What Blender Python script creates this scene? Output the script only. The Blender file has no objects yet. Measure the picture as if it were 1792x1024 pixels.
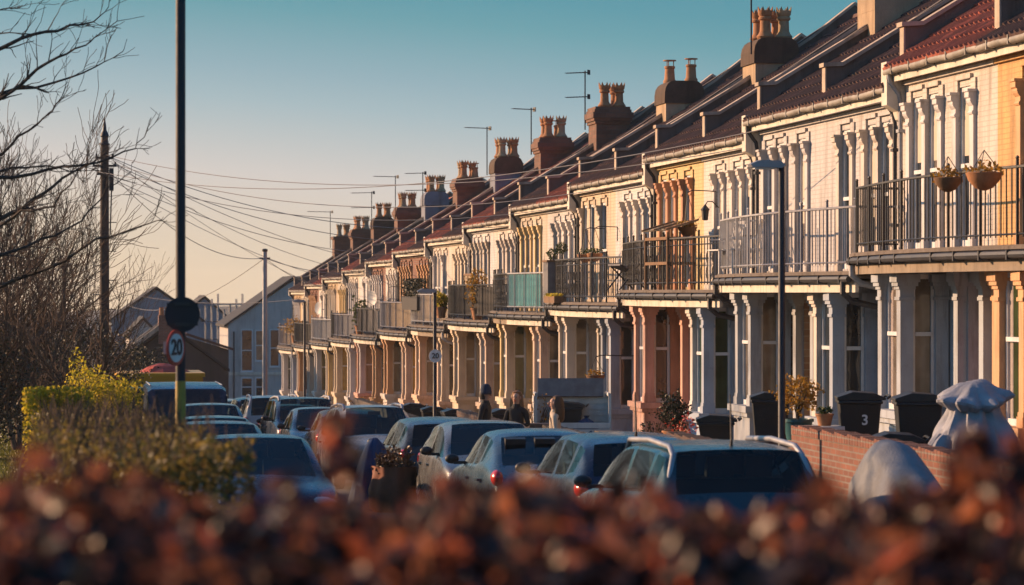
import bpy, bmesh, math, random
import numpy as np
from mathutils import Vector, Matrix
R = math.radians
PI = math.pi
rnd = random.Random(7)
nrg = np.random.default_rng(11)
sc = bpy.context.scene
COL = sc.collection

# ---------------------------------------------------------------- camera frame
F = 5200.0                     # focal length in photo pixels (1792 wide)
TH = math.atan(826 / F)        # the view is turned this far right of the street
CT, ST = math.cos(TH), math.sin(TH)
CAMZ = 2.1
SLOPE = 0.03                   # the street falls away from the viewer

def zs(Y, h):                  # world height of a level h measured from the falling plane through the lens
    return CAMZ + h - SLOPE * Y
def at(x, D):                  # distance along the street of photo column x at lateral offset D
    Z = F * D / (CT * (x - 70))
    return (Z - D * ST) / CT
def ray(x, y, Z):              # world point at depth Z
    r = (x - 896) / F * Z
    u = (512 - y) / F * Z
    return Vector((r * CT + Z * ST, -r * ST + Z * CT, CAMZ + u))

# ---------------------------------------------------------------- mesh builder
class MB:
    def __init__(s): s.v = []; s.f = []; s.m = []
    def face(s, idx, mi=0): s.f.append(tuple(idx)); s.m.append(mi)
    def add(s, vs, fs, mi=0):
        b = len(s.v); s.v += [tuple(p) for p in vs]
        for f in fs: s.face([b + i for i in f], mi)
        return s
    def box(s, x0, y0, z0, x1, y1, z1, mi=0):
        vs = [(x0,y0,z0),(x1,y0,z0),(x1,y1,z0),(x0,y1,z0),(x0,y0,z1),(x1,y0,z1),(x1,y1,z1),(x0,y1,z1)]
        return s.add(vs, [(0,3,2,1),(4,5,6,7),(0,1,5,4),(1,2,6,5),(2,3,7,6),(3,0,4,7)], mi)
    def obox(s, c, ax, ay, az, hx, hy, hz, mi=0):
        vs = [Vector(c) + ax*(hx*i) + ay*(hy*j) + az*(hz*k) for k in (-1,1) for i, j in ((-1,-1),(1,-1),(1,1),(-1,1))]
        return s.add(vs, [(0,3,2,1),(4,5,6,7),(0,1,5,4),(1,2,6,5),(2,3,7,6),(3,0,4,7)], mi)
    def prism_y(s, prof, y0, y1, mi=0):     # profile of (x,z), counter-clockwise seen from -y
        n = len(prof)
        vs = [(x, y0, z) for x, z in prof] + [(x, y1, z) for x, z in prof]
        fs = [tuple(range(n)), tuple(range(2*n-1, n-1, -1))]
        fs += [((i+1) % n, i, n+i, n+(i+1) % n) for i in range(n)]
        return s.add(vs, fs, mi)
    def prism_z(s, prof, z0, z1, mi=0):     # profile of (x,y) counter-clockwise from above
        n = len(prof)
        vs = [(x, y, z0) for x, y in prof] + [(x, y, z1) for x, y in prof]
        fs = [tuple(range(n-1, -1, -1)), tuple(range(n, 2*n))]
        fs += [(i, (i+1) % n, n+(i+1) % n, n+i) for i in range(n)]
        return s.add(vs, fs, mi)
    def tube(s, pts, rad, sides=6, mi=0, caps=True):
        pts = [Vector(p) for p in pts]; n = len(pts)
        if not hasattr(rad, '__len__'): rad = [rad]*n
        b = len(s.v); up = Vector((0,0,1)); prev = None
        for i, p in enumerate(pts):
            t = (pts[min(i+1,n-1)] - pts[max(i-1,0)])
            if t.length < 1e-9: t = Vector((0,0,1))
            t.normalize()
            if prev is None:
                a = t.cross(up)
                if a.length < 1e-3: a = t.cross(Vector((1,0,0)))
            else:
                a = prev - t*prev.dot(t)
                if a.length < 1e-4: a = t.cross(Vector((1,0,0)))
            a.normalize(); prev = a; c = t.cross(a)
            for k in range(sides):
                w = 2*PI*k/sides
                s.v.append(tuple(p + (a*math.cos(w) + c*math.sin(w))*rad[i]))
        for i in range(n-1):
            for k in range(sides):
                k2 = (k+1) % sides
                s.face((b+i*sides+k, b+i*sides+k2, b+(i+1)*sides+k2, b+(i+1)*sides+k), mi)
        if caps:
            s.face([b+k for k in range(sides-1,-1,-1)], mi)
            s.face([b+(n-1)*sides+k for k in range(sides)], mi)
        return s
    def lathe(s, prof, c=(0,0,0), sides=16, mi=0, wob=None):   # prof of (r,z)
        b = len(s.v); n = len(prof)
        for i, (r, z) in enumerate(prof):
            for k in range(sides):
                a = 2*PI*k/sides
                q = r if wob is None else r*wob(a, i)
                s.v.append((c[0]+q*math.cos(a), c[1]+q*math.sin(a), c[2]+z))
        for i in range(n-1):
            for k in range(sides):
                k2 = (k+1) % sides
                s.face((b+i*sides+k, b+i*sides+k2, b+(i+1)*sides+k2, b+(i+1)*sides+k), mi)
        s.face([b+k for k in range(sides-1,-1,-1)], mi)
        s.face([b+(n-1)*sides+k for k in range(sides)], mi)
        return s
    def ball(s, c, rx, ry=None, rz=None, seg=12, rings=8, mi=0):
        ry = ry or rx; rz = rz or rx
        b = len(s.v)
        for i in range(rings+1):
            p = PI*i/rings
            for k in range(seg):
                a = 2*PI*k/seg
                s.v.append((c[0]+rx*math.sin(p)*math.cos(a), c[1]+ry*math.sin(p)*math.sin(a), c[2]+rz*math.cos(p)))
        for i in range(rings):
            for k in range(seg):
                k2 = (k+1) % seg
                s.face((b+i*seg+k, b+(i+1)*seg+k, b+(i+1)*seg+k2, b+i*seg+k2), mi)
        return s
    def mesh(s, name, mirror=False, smooth=None):
        me = bpy.data.meshes.new(name)
        if mirror: me.from_pydata([(x,-y,z) for x,y,z in s.v], [], [f[::-1] for f in s.f])
        else: me.from_pydata(s.v, [], s.f)
        if any(s.m): me.polygons.foreach_set('material_index', s.m)
        if smooth is not None:
            me.polygons.foreach_set('use_smooth', [True]*len(me.polygons))
            me.set_sharp_from_angle(angle=R(smooth))
        me.update()
        return me
    def build(s, name, mat, parent=None, mirror=False, smooth=None, loc=None):
        return link(name, s.mesh(name, mirror, smooth), mat, parent, loc)

def link(name, me, mat, parent=None, loc=None, rotz=0):
    o = bpy.data.objects.new(name, me)
    COL.objects.link(o)
    mats = mat if isinstance(mat, (list, tuple)) else [mat]
    while len(me.materials) < len(mats): me.materials.append(None)
    for i, m in enumerate(mats):
        if me.materials[i] is None: me.materials[i] = m
        if me.materials[i] != m:
            o.material_slots[i].link = 'OBJECT'; o.material_slots[i].material = m
    if parent is not None: o.parent = parent
    if loc is not None: o.location = loc
    if rotz: o.rotation_euler.z = rotz
    return o
def tag(o, label=None, cat=None, group=None, kind=None):
    if label: o['label'] = label
    if cat: o['category'] = cat
    if group: o['group'] = group
    if kind: o['kind'] = kind
    return o
def thing(name, label, cat, loc=(0,0,0), rotz=0, group=None):
    o = bpy.data.objects.new(name, None); COL.objects.link(o)
    o.empty_display_size = .2
    o.location = loc; o.rotation_euler = (0,0,rotz)
    return tag(o, label, cat, group)
def copy_tree(o, parent=None):
    c = o.copy(); COL.objects.link(c)
    if parent is not None: c.parent = parent
    for ch in list(o.children): copy_tree(ch, c)
    return c
def evaluated(o, name):
    dg = bpy.context.evaluated_depsgraph_get()
    me = bpy.data.meshes.new_from_object(o.evaluated_get(dg), depsgraph=dg)
    me.name = name
    old = o.data; bpy.data.objects.remove(o); 
    if old.users == 0: bpy.data.meshes.remove(old)
    return me

# ---------------------------------------------------------------- materials
def newmat(name):
    m = bpy.data.materials.new(name); m.use_nodes = True
    nt = m.node_tree; b = nt.nodes['Principled BSDF']
    return m, nt, b
def nd(nt, t, **kw):
    n = nt.nodes.new(t)
    for k, v in kw.items(): setattr(n, k, v)
    return n
def mixcol(nt, fac, a, b, mode='MIX'):
    n = nd(nt, 'ShaderNodeMix', data_type='RGBA', blend_type=mode)
    for i, v in ((0, fac), (6, a), (7, b)):
        if hasattr(v, 'is_linked') or hasattr(v, 'links'): nt.links.new(v, n.inputs[i])
        elif i == 0: n.inputs[0].default_value = v
        else: n.inputs[i].default_value = (*v, 1)
    return n.outputs[2]
def maprange(nt, v, a, b, c, d):
    n = nd(nt, 'ShaderNodeMapRange'); nt.links.new(v, n.inputs[0])
    for i, x in enumerate((a, b, c, d)): n.inputs[i+1].default_value = x
    return n.outputs[0]
def noise(nt, vec, scale, detail=4, rough=.55, stretch=None):
    if stretch:
        mp = nd(nt, 'ShaderNodeMapping'); mp.inputs['Scale'].default_value = stretch
        nt.links.new(vec, mp.inputs[0]); vec = mp.outputs[0]
    n = nd(nt, 'ShaderNodeTexNoise'); n.inputs['Scale'].default_value = scale
    n.inputs['Detail'].default_value = detail; n.inputs['Roughness'].default_value = rough
    nt.links.new(vec, n.inputs['Vector'])
    return n.outputs['Fac']
def bump(nt, b, h, strength=.3, dist=.02):
    n = nd(nt, 'ShaderNodeBump'); n.inputs['Strength'].default_value = strength; n.inputs['Distance'].default_value = dist
    nt.links.new(h, n.inputs['Height']); nt.links.new(n.outputs[0], b.inputs['Normal'])
def dk(c, k): return tuple(min(1, x*k) for x in c)

def paint(name, rgb, rough=.65, var=.2, scale=2.5, brick=False, metal=0, spec=.4, grime=.35, bumpk=.25):
    m, nt, b = newmat(name)
    pos = nd(nt, 'ShaderNodeNewGeometry').outputs['Position']
    n1 = noise(nt, pos, scale, 5, .6)
    c = mixcol(nt, maprange(nt, n1, .3, .7, 0, 1), dk(rgb, 1-var), dk(rgb, 1+var*.3))
    if grime:
        n2 = noise(nt, pos, 1.3, 7, .7, (2.4, 2.4, .3))
        c = mixcol(nt, maprange(nt, n2, .5, .72, 0, min(1,grime*1.35)), c, dk((rgb[0]*.8, rgb[1]*.70, rgb[2]*.58), .5))
        n5 = noise(nt, pos, 7, 5, .75)
        c = mixcol(nt, maprange(nt, n5, .62, .7, 0, grime*.5), c, dk((rgb[0]*.7, rgb[1]*.66, rgb[2]*.6), .55))
    h = noise(nt, pos, 38, 3)
    if brick:
        sp = nd(nt, 'ShaderNodeSeparateXYZ'); nt.links.new(pos, sp.inputs[0])
        ad = nd(nt, 'ShaderNodeMath', operation='ADD'); nt.links.new(sp.outputs[0], ad.inputs[0]); nt.links.new(sp.outputs[1], ad.inputs[1])
        cb = nd(nt, 'ShaderNodeCombineXYZ'); nt.links.new(ad.outputs[0], cb.inputs[0]); nt.links.new(sp.outputs[2], cb.inputs[1])
        br = nd(nt, 'ShaderNodeTexBrick'); nt.links.new(cb.outputs[0], br.inputs[0])
        for k, v in (('Scale', 1), ('Mortar Size', .009), ('Brick Width', .225), ('Row Height', .075), ('Mortar Smooth', .3)):
            br.inputs[k].default_value = v
        ma = nd(nt, 'ShaderNodeMath', operation='MULTIPLY_ADD')
        nt.links.new(br.outputs['Fac'], ma.inputs[0]); ma.inputs[1].default_value = -1.0; nt.links.new(h, ma.inputs[2])
        h = ma.outputs[0]
        c = mixcol(nt, br.outputs['Fac'], c, mixcol(nt, .5, c, dk(rgb, .6)))
        bumpk = .45
    nt.links.new(c, b.inputs['Base Color'])
    nt.links.new(maprange(nt, n1, .2, .8, rough-.1, rough+.15), b.inputs['Roughness'])
    b.inputs['Metallic'].default_value = metal; b.inputs['Specular IOR Level'].default_value = spec
    if bumpk: bump(nt, b, h, bumpk, .012)
    return m
def brickmat(name, c1, c2, mortar, w=.225, rh=.075, axis='sum'):
    m, nt, b = newmat(name)
    pos = nd(nt, 'ShaderNodeNewGeometry').outputs['Position']
    sp = nd(nt, 'ShaderNodeSeparateXYZ'); nt.links.new(pos, sp.inputs[0])
    ad = nd(nt, 'ShaderNodeMath', operation='ADD'); nt.links.new(sp.outputs[0], ad.inputs[0]); nt.links.new(sp.outputs[1], ad.inputs[1])
    cb = nd(nt, 'ShaderNodeCombineXYZ'); nt.links.new(ad.outputs[0], cb.inputs[0]); nt.links.new(sp.outputs[2], cb.inputs[1])
    br = nd(nt, 'ShaderNodeTexBrick'); nt.links.new(cb.outputs[0], br.inputs[0])
    for k, v in (('Scale', 1), ('Mortar Size', .01), ('Brick Width', w), ('Row Height', rh), ('Bias', 0)):
        br.inputs[k].default_value = v
    br.inputs['Color1'].default_value = (*c1, 1); br.inputs['Color2'].default_value = (*c2, 1); br.inputs['Mortar'].default_value = (*mortar, 1)
    n = noise(nt, pos, 3, 6, .7)
    c = mixcol(nt, maprange(nt, n, .35, .75, 0, .6), br.outputs['Color'], dk(c1, .4))
    nt.links.new(c, b.inputs['Base Color']); b.inputs['Roughness'].default_value = .9
    iv = nd(nt, 'ShaderNodeMath', operation='SUBTRACT'); iv.inputs[0].default_value = 1; nt.links.new(br.outputs['Fac'], iv.inputs[1])
    bump(nt, b, iv.outputs[0], .5, .015)
    return m
def tilemat(name, c1, c2, moss):
    m, nt, b = newmat(name)
    geo = nd(nt, 'ShaderNodeNewGeometry'); pos = geo.outputs['Position']
    isl = geo.outputs['Random Per Island']
    n = noise(nt, pos, 1.6, 6, .65)
    n3 = noise(nt, pos, 9, 3, .6)
    c = mixcol(nt, maprange(nt, n, .3, .7, 0, 1), c1, c2)
    c = mixcol(nt, maprange(nt, n3, .35, .75, 0, .55), c, dk(c1, .45))
    vo = nd(nt, 'ShaderNodeTexVoronoi'); vo.inputs['Scale'].default_value = 3.6; nt.links.new(pos, vo.inputs['Vector'])
    sx = nd(nt, 'ShaderNodeSeparateXYZ'); nt.links.new(vo.outputs['Color'], sx.inputs[0])
    c = mixcol(nt, maprange(nt, sx.outputs[0], 0, 1, 0, .75), c, dk(c1, .5))
    c = mixcol(nt, maprange(nt, sx.outputs[1], .75, 1, 0, .5), c, dk(c1, 1.7))
    n4 = noise(nt, pos, 2.8, 6, .7)
    c = mixcol(nt, maprange(nt, n4, .56, .72, 0, .7), c, moss)
    nt.links.new(c, b.inputs['Base Color']); b.inputs['Roughness'].default_value = .85
    bump(nt, b, noise(nt, pos, 45, 3), .25, .01)
    return m
def glass(name, rgb, rough=.04, spec=.6):
    m, nt, b = newmat(name)
    pos = nd(nt, 'ShaderNodeNewGeometry').outputs['Position']
    n = noise(nt, pos, 1.8, 3)
    nt.links.new(mixcol(nt, maprange(nt, n, .35, .65, 0, 1), dk(rgb, .55), dk(rgb, 1.2)), b.inputs['Base Color'])
    b.inputs['Roughness'].default_value = rough; b.inputs['Specular IOR Level'].default_value = spec
    bump(nt, b, noise(nt, pos, 2.2, 2), .12, .05)
    return m
def carpaint(name, rgb, metal=.3, rough=.22):
    m, nt, b = newmat(name)
    pos = nd(nt, 'ShaderNodeNewGeometry').outputs['Position']
    n = noise(nt, pos, 3, 6, .7)
    nt.links.new(mixcol(nt, maprange(nt, n, .45, .8, 0, .12), rgb, dk((.16,.13,.1), .8)), b.inputs['Base Color'])
    b.inputs['Metallic'].default_value = metal
    nt.links.new(maprange(nt, n, .3, .8, rough-.05, rough+.2), b.inputs['Roughness'])
    b.inputs['Coat Weight'].default_value = .12; b.inputs['Specular IOR Level'].default_value = .2; b.inputs['Coat Roughness'].default_value = .08
    return m
def leafmat(name, cols, trans=.35, rough=.5, spec=.4):
    m, nt, b = newmat(name)
    geo = nd(nt, 'ShaderNodeNewGeometry')
    cr = nd(nt, 'ShaderNodeValToRGB'); nt.links.new(geo.outputs['Random Per Island'], cr.inputs[0])
    el = cr.color_ramp.elements
    for i, c in enumerate(cols):
        p = i/(len(cols)-1)
        e = el[0] if i == 0 else (el[len(el)-1] if i == len(cols)-1 else el.new(p))
        e.position = p; e.color = (*c, 1)
    nt.links.new(cr.outputs[0], b.inputs['Base Color'])
    b.inputs['Roughness'].default_value = rough; b.inputs['Specular IOR Level'].default_value = spec
    if trans:
        tr = nd(nt, 'ShaderNodeBsdfTranslucent'); nt.links.new(cr.outputs[0], tr.inputs[0])
        mx = nd(nt, 'ShaderNodeMixShader'); mx.inputs[0].default_value = trans
        nt.links.new(b.outputs[0], mx.inputs[1]); nt.links.new(tr.outputs[0], mx.inputs[2])
        nt.links.new(mx.outputs[0], nt.nodes['Material Output'].inputs[0])
    return m

M = {}
M['black_iron'] = paint('black_iron', (.02,.02,.022), .5, .3, 6, spec=.5, grime=0)
M['grey_iron'] = paint('grey_iron', (.2,.2,.23), .5, .3, 6, grime=.3)
M['white_iron'] = paint('white_iron', (.36,.36,.37), .5, .25, 6, grime=.4)
M['steel'] = paint('steel', (.3,.3,.32), .45, .2, 4, metal=.4, grime=.2)
M['pole_dark'] = paint('pole_dark', (.012,.014,.022), .55, .3, 5, grime=0, bumpk=.1)
M['stone'] = paint('stone', (.2,.17,.14), .85, .35, 3, grime=.7, bumpk=.6)
M['slab'] = paint('slab', (.16,.13,.11), .9, .4, 4, grime=.8, bumpk=.6)
M['fascia'] = paint('fascia', (.62,.56,.47), .7, .25, 3, grime=.6)
M['fascia_dirty'] = paint('fascia_dirty', (.27,.21,.155), .8, .35, 2.5, grime=.8, bumpk=.5)
M['gutter'] = paint('gutter', (.3,.27,.23), .6, .4, 4, grime=.5)
M['pipe'] = paint('pipe', (.035,.035,.04), .5, .3, 4, grime=.2)
M['coping'] = paint('coping', (.46,.36,.27), .85, .3, 4, grime=.6, bumpk=.5)
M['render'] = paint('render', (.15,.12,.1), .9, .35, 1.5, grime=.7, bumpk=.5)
M['tile_red'] = tilemat('tile_red', (.36,.085,.045), (.22,.055,.033), (.06,.05,.035))
M['tile_brown'] = tilemat('tile_brown', (.12,.05,.035), (.07,.034,.027), (.05,.045,.03))
M['slate'] = tilemat('slate', (.024,.022,.024), (.018,.017,.018), (.03,.028,.02))
M['brick_red'] = brickmat('brick_red', (.24,.085,.05), (.16,.06,.04), (.2,.17,.14))
M['brick_dark'] = brickmat('brick_dark', (.12,.06,.045), (.08,.045,.035), (.12,.1,.09))
M['brick_stone'] = brickmat('brick_stone', (.3,.2,.14), (.22,.13,.09), (.32,.28,.22), .3, .12)
M['pot_clay'] = paint('pot_clay', (.42,.19,.085), .85, .35, 6, grime=.5)
M['pot_buff'] = paint('pot_buff', (.4,.27,.15), .85, .35, 6, grime=.5)
M['sash'] = paint('sash', (.6,.6,.6), .5, .15, 5, grime=.3)
M['glass_dark'] = glass('glass_dark', (.025,.03,.035))
M['glass_blind'] = glass('glass_blind', (.16,.13,.1), .08)
M['glass_green'] = glass('glass_green', (.03,.05,.02), .07)
M['glass_yellow'] = glass('glass_yellow', (.35,.22,.04), .1)
def seeglass(name, tint):
    m, nt, b = newmat(name)
    tr = nd(nt, 'ShaderNodeBsdfTransparent'); tr.inputs[0].default_value = (*tint, 1)
    gl = nd(nt, 'ShaderNodeBsdfGlossy'); gl.inputs['Roughness'].default_value = .03; gl.inputs[0].default_value = (.8,.85,.85,1)
    fr = nd(nt, 'ShaderNodeFresnel'); fr.inputs['IOR'].default_value = 1.45
    mx = nd(nt, 'ShaderNodeMixShader'); nt.links.new(fr.outputs[0], mx.inputs[0])
    nt.links.new(tr.outputs[0], mx.inputs[1]); nt.links.new(gl.outputs[0], mx.inputs[2])
    nt.links.new(mx.outputs[0], nt.nodes['Material Output'].inputs[0]); nt.nodes.remove(b)
    return m
M['car_glass'] = seeglass('car_glass', (.5,.58,.57))
M['tyre'] = paint('tyre', (.015,.015,.015), .85, .3, 8, grime=.2)
M['rim'] = paint('rim', (.4,.4,.42), .35, .2, 8, metal=.7, grime=.2)
M['trim_black'] = paint('trim_black', (.015,.015,.017), .5, .2, 8, grime=0)
M['chrome'] = paint('chrome', (.6,.6,.6), .2, .1, 8, metal=.9, grime=0, bumpk=0)
M['lamp_red'] = paint('lamp_red', (.5,.02,.015), .2, .2, 9, spec=.7, grime=0, bumpk=0)
M['lamp_clear'] = paint('lamp_clear', (.6,.6,.6), .12, .2, 9, spec=.8, grime=0, bumpk=0)
M['plate_yellow'] = paint('plate_yellow', (.6,.45,.05), .5, .1, 9, grime=.2, bumpk=0)
M['plate_white'] = paint('plate_white', (.6,.6,.58), .5, .1, 9, grime=.2, bumpk=0)
M['bin'] = paint('bin', (.014,.016,.018), .45, .3, 5, grime=.15)
M['wood'] = paint('wood', (.22,.12,.06), .8, .4, 5, grime=.5, bumpk=.4)
M['wood_grey'] = paint('wood_grey', (.06,.055,.05), .85, .45, 9, grime=.5, bumpk=.4)
M['bamboo'] = paint('bamboo', (.36,.27,.17), .8, .35, 8, grime=.5, bumpk=.4)
M['panel_grey'] = paint('panel_grey', (.16,.155,.16), .8, .3, 6, grime=.4)
M['teal'] = paint('teal', (.03,.27,.3), .5, .25, 6, grime=.25)
M['white_wood'] = paint('white_wood', (.6,.58,.55), .6, .2, 5, grime=.4)
M['bark'] = paint('bark', (.055,.04,.032), .9, .4, 12, grime=.2, bumpk=.5)
M['bark_warm'] = paint('bark_warm', (.11,.065,.04), .9, .4, 12, grime=.2, bumpk=.4)
M['pole_wood'] = paint('pole_wood', (.07,.05,.04), .9, .4, 6, grime=.4, bumpk=.5)
M['wire'] = paint('wire', (.22,.2,.19), .6, .2, 5, grime=0, bumpk=0)
M['skin'] = paint('skin', (.45,.25,.17), .55, .1, 12, grime=0, bumpk=.05)
M['asphalt'] = paint('asphalt', (.05,.05,.052), .9, .3, 3, grime=.4, bumpk=.6)
M['paving'] = paint('paving', (.16,.15,.14), .9, .3, 2, grime=.5, bumpk=.4)
M['soil'] = paint('soil', (.07,.055,.04), .95, .4, 2, grime=.3, bumpk=.8)
M['leaf_hedge'] = leafmat('leaf_hedge', [(.09,.085,.018),(.17,.13,.03),(.26,.18,.04),(.1,.06,.025)], .5)
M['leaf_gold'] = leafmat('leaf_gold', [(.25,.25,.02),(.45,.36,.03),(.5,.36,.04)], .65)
M['leaf_dark'] = leafmat('leaf_dark', [(.01,.014,.006),(.022,.028,.01),(.035,.03,.014)], .2)
M['leaf_green'] = leafmat('leaf_green', [(.02,.04,.01),(.05,.075,.02),(.08,.1,.02)], .3)
M['leaf_orange'] = leafmat('leaf_orange', [(.3,.14,.02),(.4,.22,.03),(.25,.16,.03)], .4)
M['leaf_copper'] = leafmat('leaf_copper', [(.022,.012,.011),(.09,.032,.024),(.03,.016,.014),(.05,.022,.018),(.5,.11,.04),(.09,.04,.03),(.028,.016,.015),(.42,.14,.06),(.05,.024,.02),(.24,.09,.05),(.06,.045,.045)], .55, .42, .5)  # copper leaf tones; the few bright stops stand in for warm highlights
M['leaf_brown'] = leafmat('leaf_brown', [(.03,.016,.01),(.09,.045,.02),(.05,.025,.015)], .2)
M['flower_red'] = leafmat('flower_red', [(.4,.03,.02),(.5,.08,.03)], .2)
# ================================================================= terrace
W = 4.75; HW = W/2; FACE = 13.5; Y0 = 40.8
def Yk(k): return Y0 + W*k
def pair_z(p): return zs(Yk(2*p), -1.25)
def pair_of(Y): return math.floor(((Y-Y0)/W + 1)/2)
FLOOR = 3.1; EAVE = 5.98; RIDGE_X = 4.5; RIDGE_Z = 9.15
PIL = [.45, 1.3, 2.12, 2.85, 3.7]                   # pilasters, measured from the pair's outer boundary
WIN = [(.55,1.2),(1.40,2.02),(2.95,3.60)]
lib = {}
def L(key, fn, mirror=False, smooth=None):
    k = (key, mirror)
    if k not in lib: lib[k] = fn().mesh(key, mirror, smooth)
    return lib[k]
def bd(mb, x0, d0, z0, x1, d1, z1): return mb.box(x0, d0-HW, z0, x1, d1-HW, z1)

def m_upper():
    mb = MB(); z0, z1, zt = 2.95, 5.52, 6.0
    e = [0.0]
    for a, b in WIN: e += [a, b]
    e.append(W)
    for i in range(0, len(e), 2): bd(mb, 0, e[i], z0, .6, e[i+1], zt)
    for a, b in WIN: bd(mb, 0.003, a, z1, .6, b, zt); bd(mb, .003, a, z0, .6, b, 3.16)
    # raised label moulds over the heads
    for d in PIL:
        mb.box(-.03, d-HW-.11, 5.42, -.001, d-HW+.11, 5.62)
    for a, b in WIN:
        bd(mb, -.05, a-.02, 5.62, -.001, b+.02, 5.69)
    bd(mb, -.06, .02, 5.74, -.001, W-.02, 5.80)
    mb.prism_y([(.62,-1.5),(8.9,-1.5),(8.9,6.0),(4.5,9.0),(.62,6.42)], -HW+.003, HW-.003)
    return mb
def m_lower():
    mb = MB()
    bd(mb, -.004, 0, -1.2, .6, 3.4, 2.945); bd(mb, -.004, 4.3, -1.2, .6, W, 2.945)
    bd(mb, -.002, 3.4, 2.62, .6, 4.3, 2.945); bd(mb, -.3, 3.35, -1.2, .6, 4.35, .16)
    return mb
def m_pil():
    mb = MB()
    mb.box(-.055, -.095, 3.1, -.001, .095, 5.1)
    mb.box(-.075, -.105, 3.1, -.002, .105, 3.32)
    mb.prism_y([(-.002,5.08),(-.07,5.08),(-.082,5.105),(-.07,5.13),(-.058,5.145),(-.058,5.2),(-.075,5.22),(-.095,5.25),(-.105,5.28),(-.105,5.31),(-.13,5.33),(-.13,5.41),(-.002,5.41)], -.105, .105)
    mb.box(-.15, -.12, 5.41, -.002, .12, 5.45)
    return mb
def m_col():
    mb = MB()
    mb.box(-.1, -.1, .70, .1, .1, 2.36)
    mb.box(-.125, -.125, .70, .125, .125, .84); mb.box(-.112, -.112, .84, .112, .112, .9)
    for z0, z1, r in ((2.36,2.41,.125),(2.41,2.52,.108),(2.52,2.57,.13),(2.57,2.63,.16),(2.63,2.745,.185)): mb.box(-r,-r,z0,r,r,z1)
    return mb
def m_dcol():
    mb = MB()
    mb.box(-.15, -.1, -.3, .0, .1, 2.36); mb.box(-.18,-.125,-.3,-.005,.125,.25)
    for z0, z1, r in ((2.36,2.41,.02),(2.41,2.52,.008),(2.52,2.57,.03),(2.57,2.63,.06),(2.63,2.8,.085)): mb.box(-.15-r,-.1-r,z0,-.005,.1+r,z1)
    return mb
def m_win(w, z0, z1, mid):          # window filling a width w, frame local plane x=0 looking to -x
    mb = MB(); h = w/2; t = .055
    mb.box(-.03,-h,z0,.05,-h+t,z1); mb.box(-.03,h-t,z0,.05,h,z1)
    mb.box(-.03,-h+t,z0,.05,h-t,z0+.09); mb.box(-.03,-h+t,z1-.07,.05,h-t,z1)
    mb.box(-.05,-h+t,mid-.03,.045,h-t,mid+.03)
    return mb
def m_pane(w, z0, z1):
    mb = MB(); h = w/2
    mb.box(.012,-h+.05,z0+.08,.03,h-.05,z1-.06); return mb
def m_baybase():
    mb = MB()
    bd(mb, -.8, 1.3, -1.2, -.005, 2.55, .58); bd(mb, -.9, 1.2, .58, -.007, 2.65, .70)
    bd(mb, -.86, 1.26, .50, -.006, 2.59, .58)
    return mb
def m_baytop():
    mb = MB()
    bd(mb, -.80, 1.3, 2.745, -.006, 2.55, 2.945); bd(mb, -.84, 1.27, 2.86, -.0065, 2.58, 2.90)
    return mb
def bproj(d): return .82 + .36*math.sin(PI/2*min(max(d/W,0),1))
def bpts(off, n=16): return [(-(bproj(W*i/n)-off), W*i/n - HW) for i in range(n+1)]
def m_slab():
    mb = MB(); p = bpts(0)
    prof = [(-.008, HW), ] + [(x, y) for x, y in reversed(p)] + [(-.008, -HW)]
    mb.prism_z(prof, 2.985, FLOOR)
    q = bpts(-.04); prof = [(-.008, HW)] + list(reversed(q)) + [(-.008,-HW)]
    mb.prism_z(prof, 3.04, 3.085)
    return mb
def m_bfascia():
    mb = MB(); a = bpts(.05); b = bpts(.11)
    mb.prism_z([*reversed(a), *b], 2.76, 2.983); return mb
def m_bgutter():
    mb = MB(); pts = [(x-.05, y, 2.97) for x, y in bpts(-.0)]
    mb.tube(pts, .055, 8)
    for i in range(1, 16, 3): mb.box(pts[i][0]-.06, pts[i][1]-.02, 2.9, pts[i][0]+.1, pts[i][1]+.02, 3.03)
    return mb
def curve_at(off, d): return -(bproj(d)-off), d-HW
def m_rail(orn):
    def fn():
        mb = MB(); off = .07
        p = bpts(off, 20)
        mb.tube([(x,y,FLOOR+1.02) for x,y in p], .022, 5); mb.tube([(x,y,FLOOR+.14) for x,y in p], .014, 4)
        if orn: mb.tube([(x,y,FLOOR+.88) for x,y in p], .012, 4)
        d = .05
        k = 0
        while d < W-.02:
            x, y = curve_at(off, d); r = .008 if k % 7 else .018
            top = FLOOR+1.02 + (0.0 if k % 7 else .1)
            mb.box(x-r, y-r, FLOOR+.0 if k % 7 == 0 else FLOOR+.1, x+r, y+r, top)
            if k % 7 == 0: mb.ball((x,y,top+.02), .028, seg=6, rings=4)
            if orn and k % 2 == 0:
                for zc, rr in ((FLOOR+.33,.075),(FLOOR+.62,.06)):
                    mb.tube([(x, y+.055+rr*math.cos(a*PI/4)*.7, zc+rr*math.sin(a*PI/4)*1.5) for a in range(9)], .009, 4, caps=False)
            d += .17; k += 1
        # return at the outer end
        x0 = -(bproj(0)-off); y = -HW+.05
        mb.tube([(x0,y,FLOOR+1.02),(-.02,y,FLOOR+1.02)], .02, 5); mb.tube([(x0,y,FLOOR+.14),(-.02,y,FLOOR+.14)], .014, 4)
        x = x0+.1
        while x < -.05: mb.box(x-.008, y-.008, FLOOR+.1, x+.008, y+.008, FLOOR+1.02); x += .15
        return mb
    return fn
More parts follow.
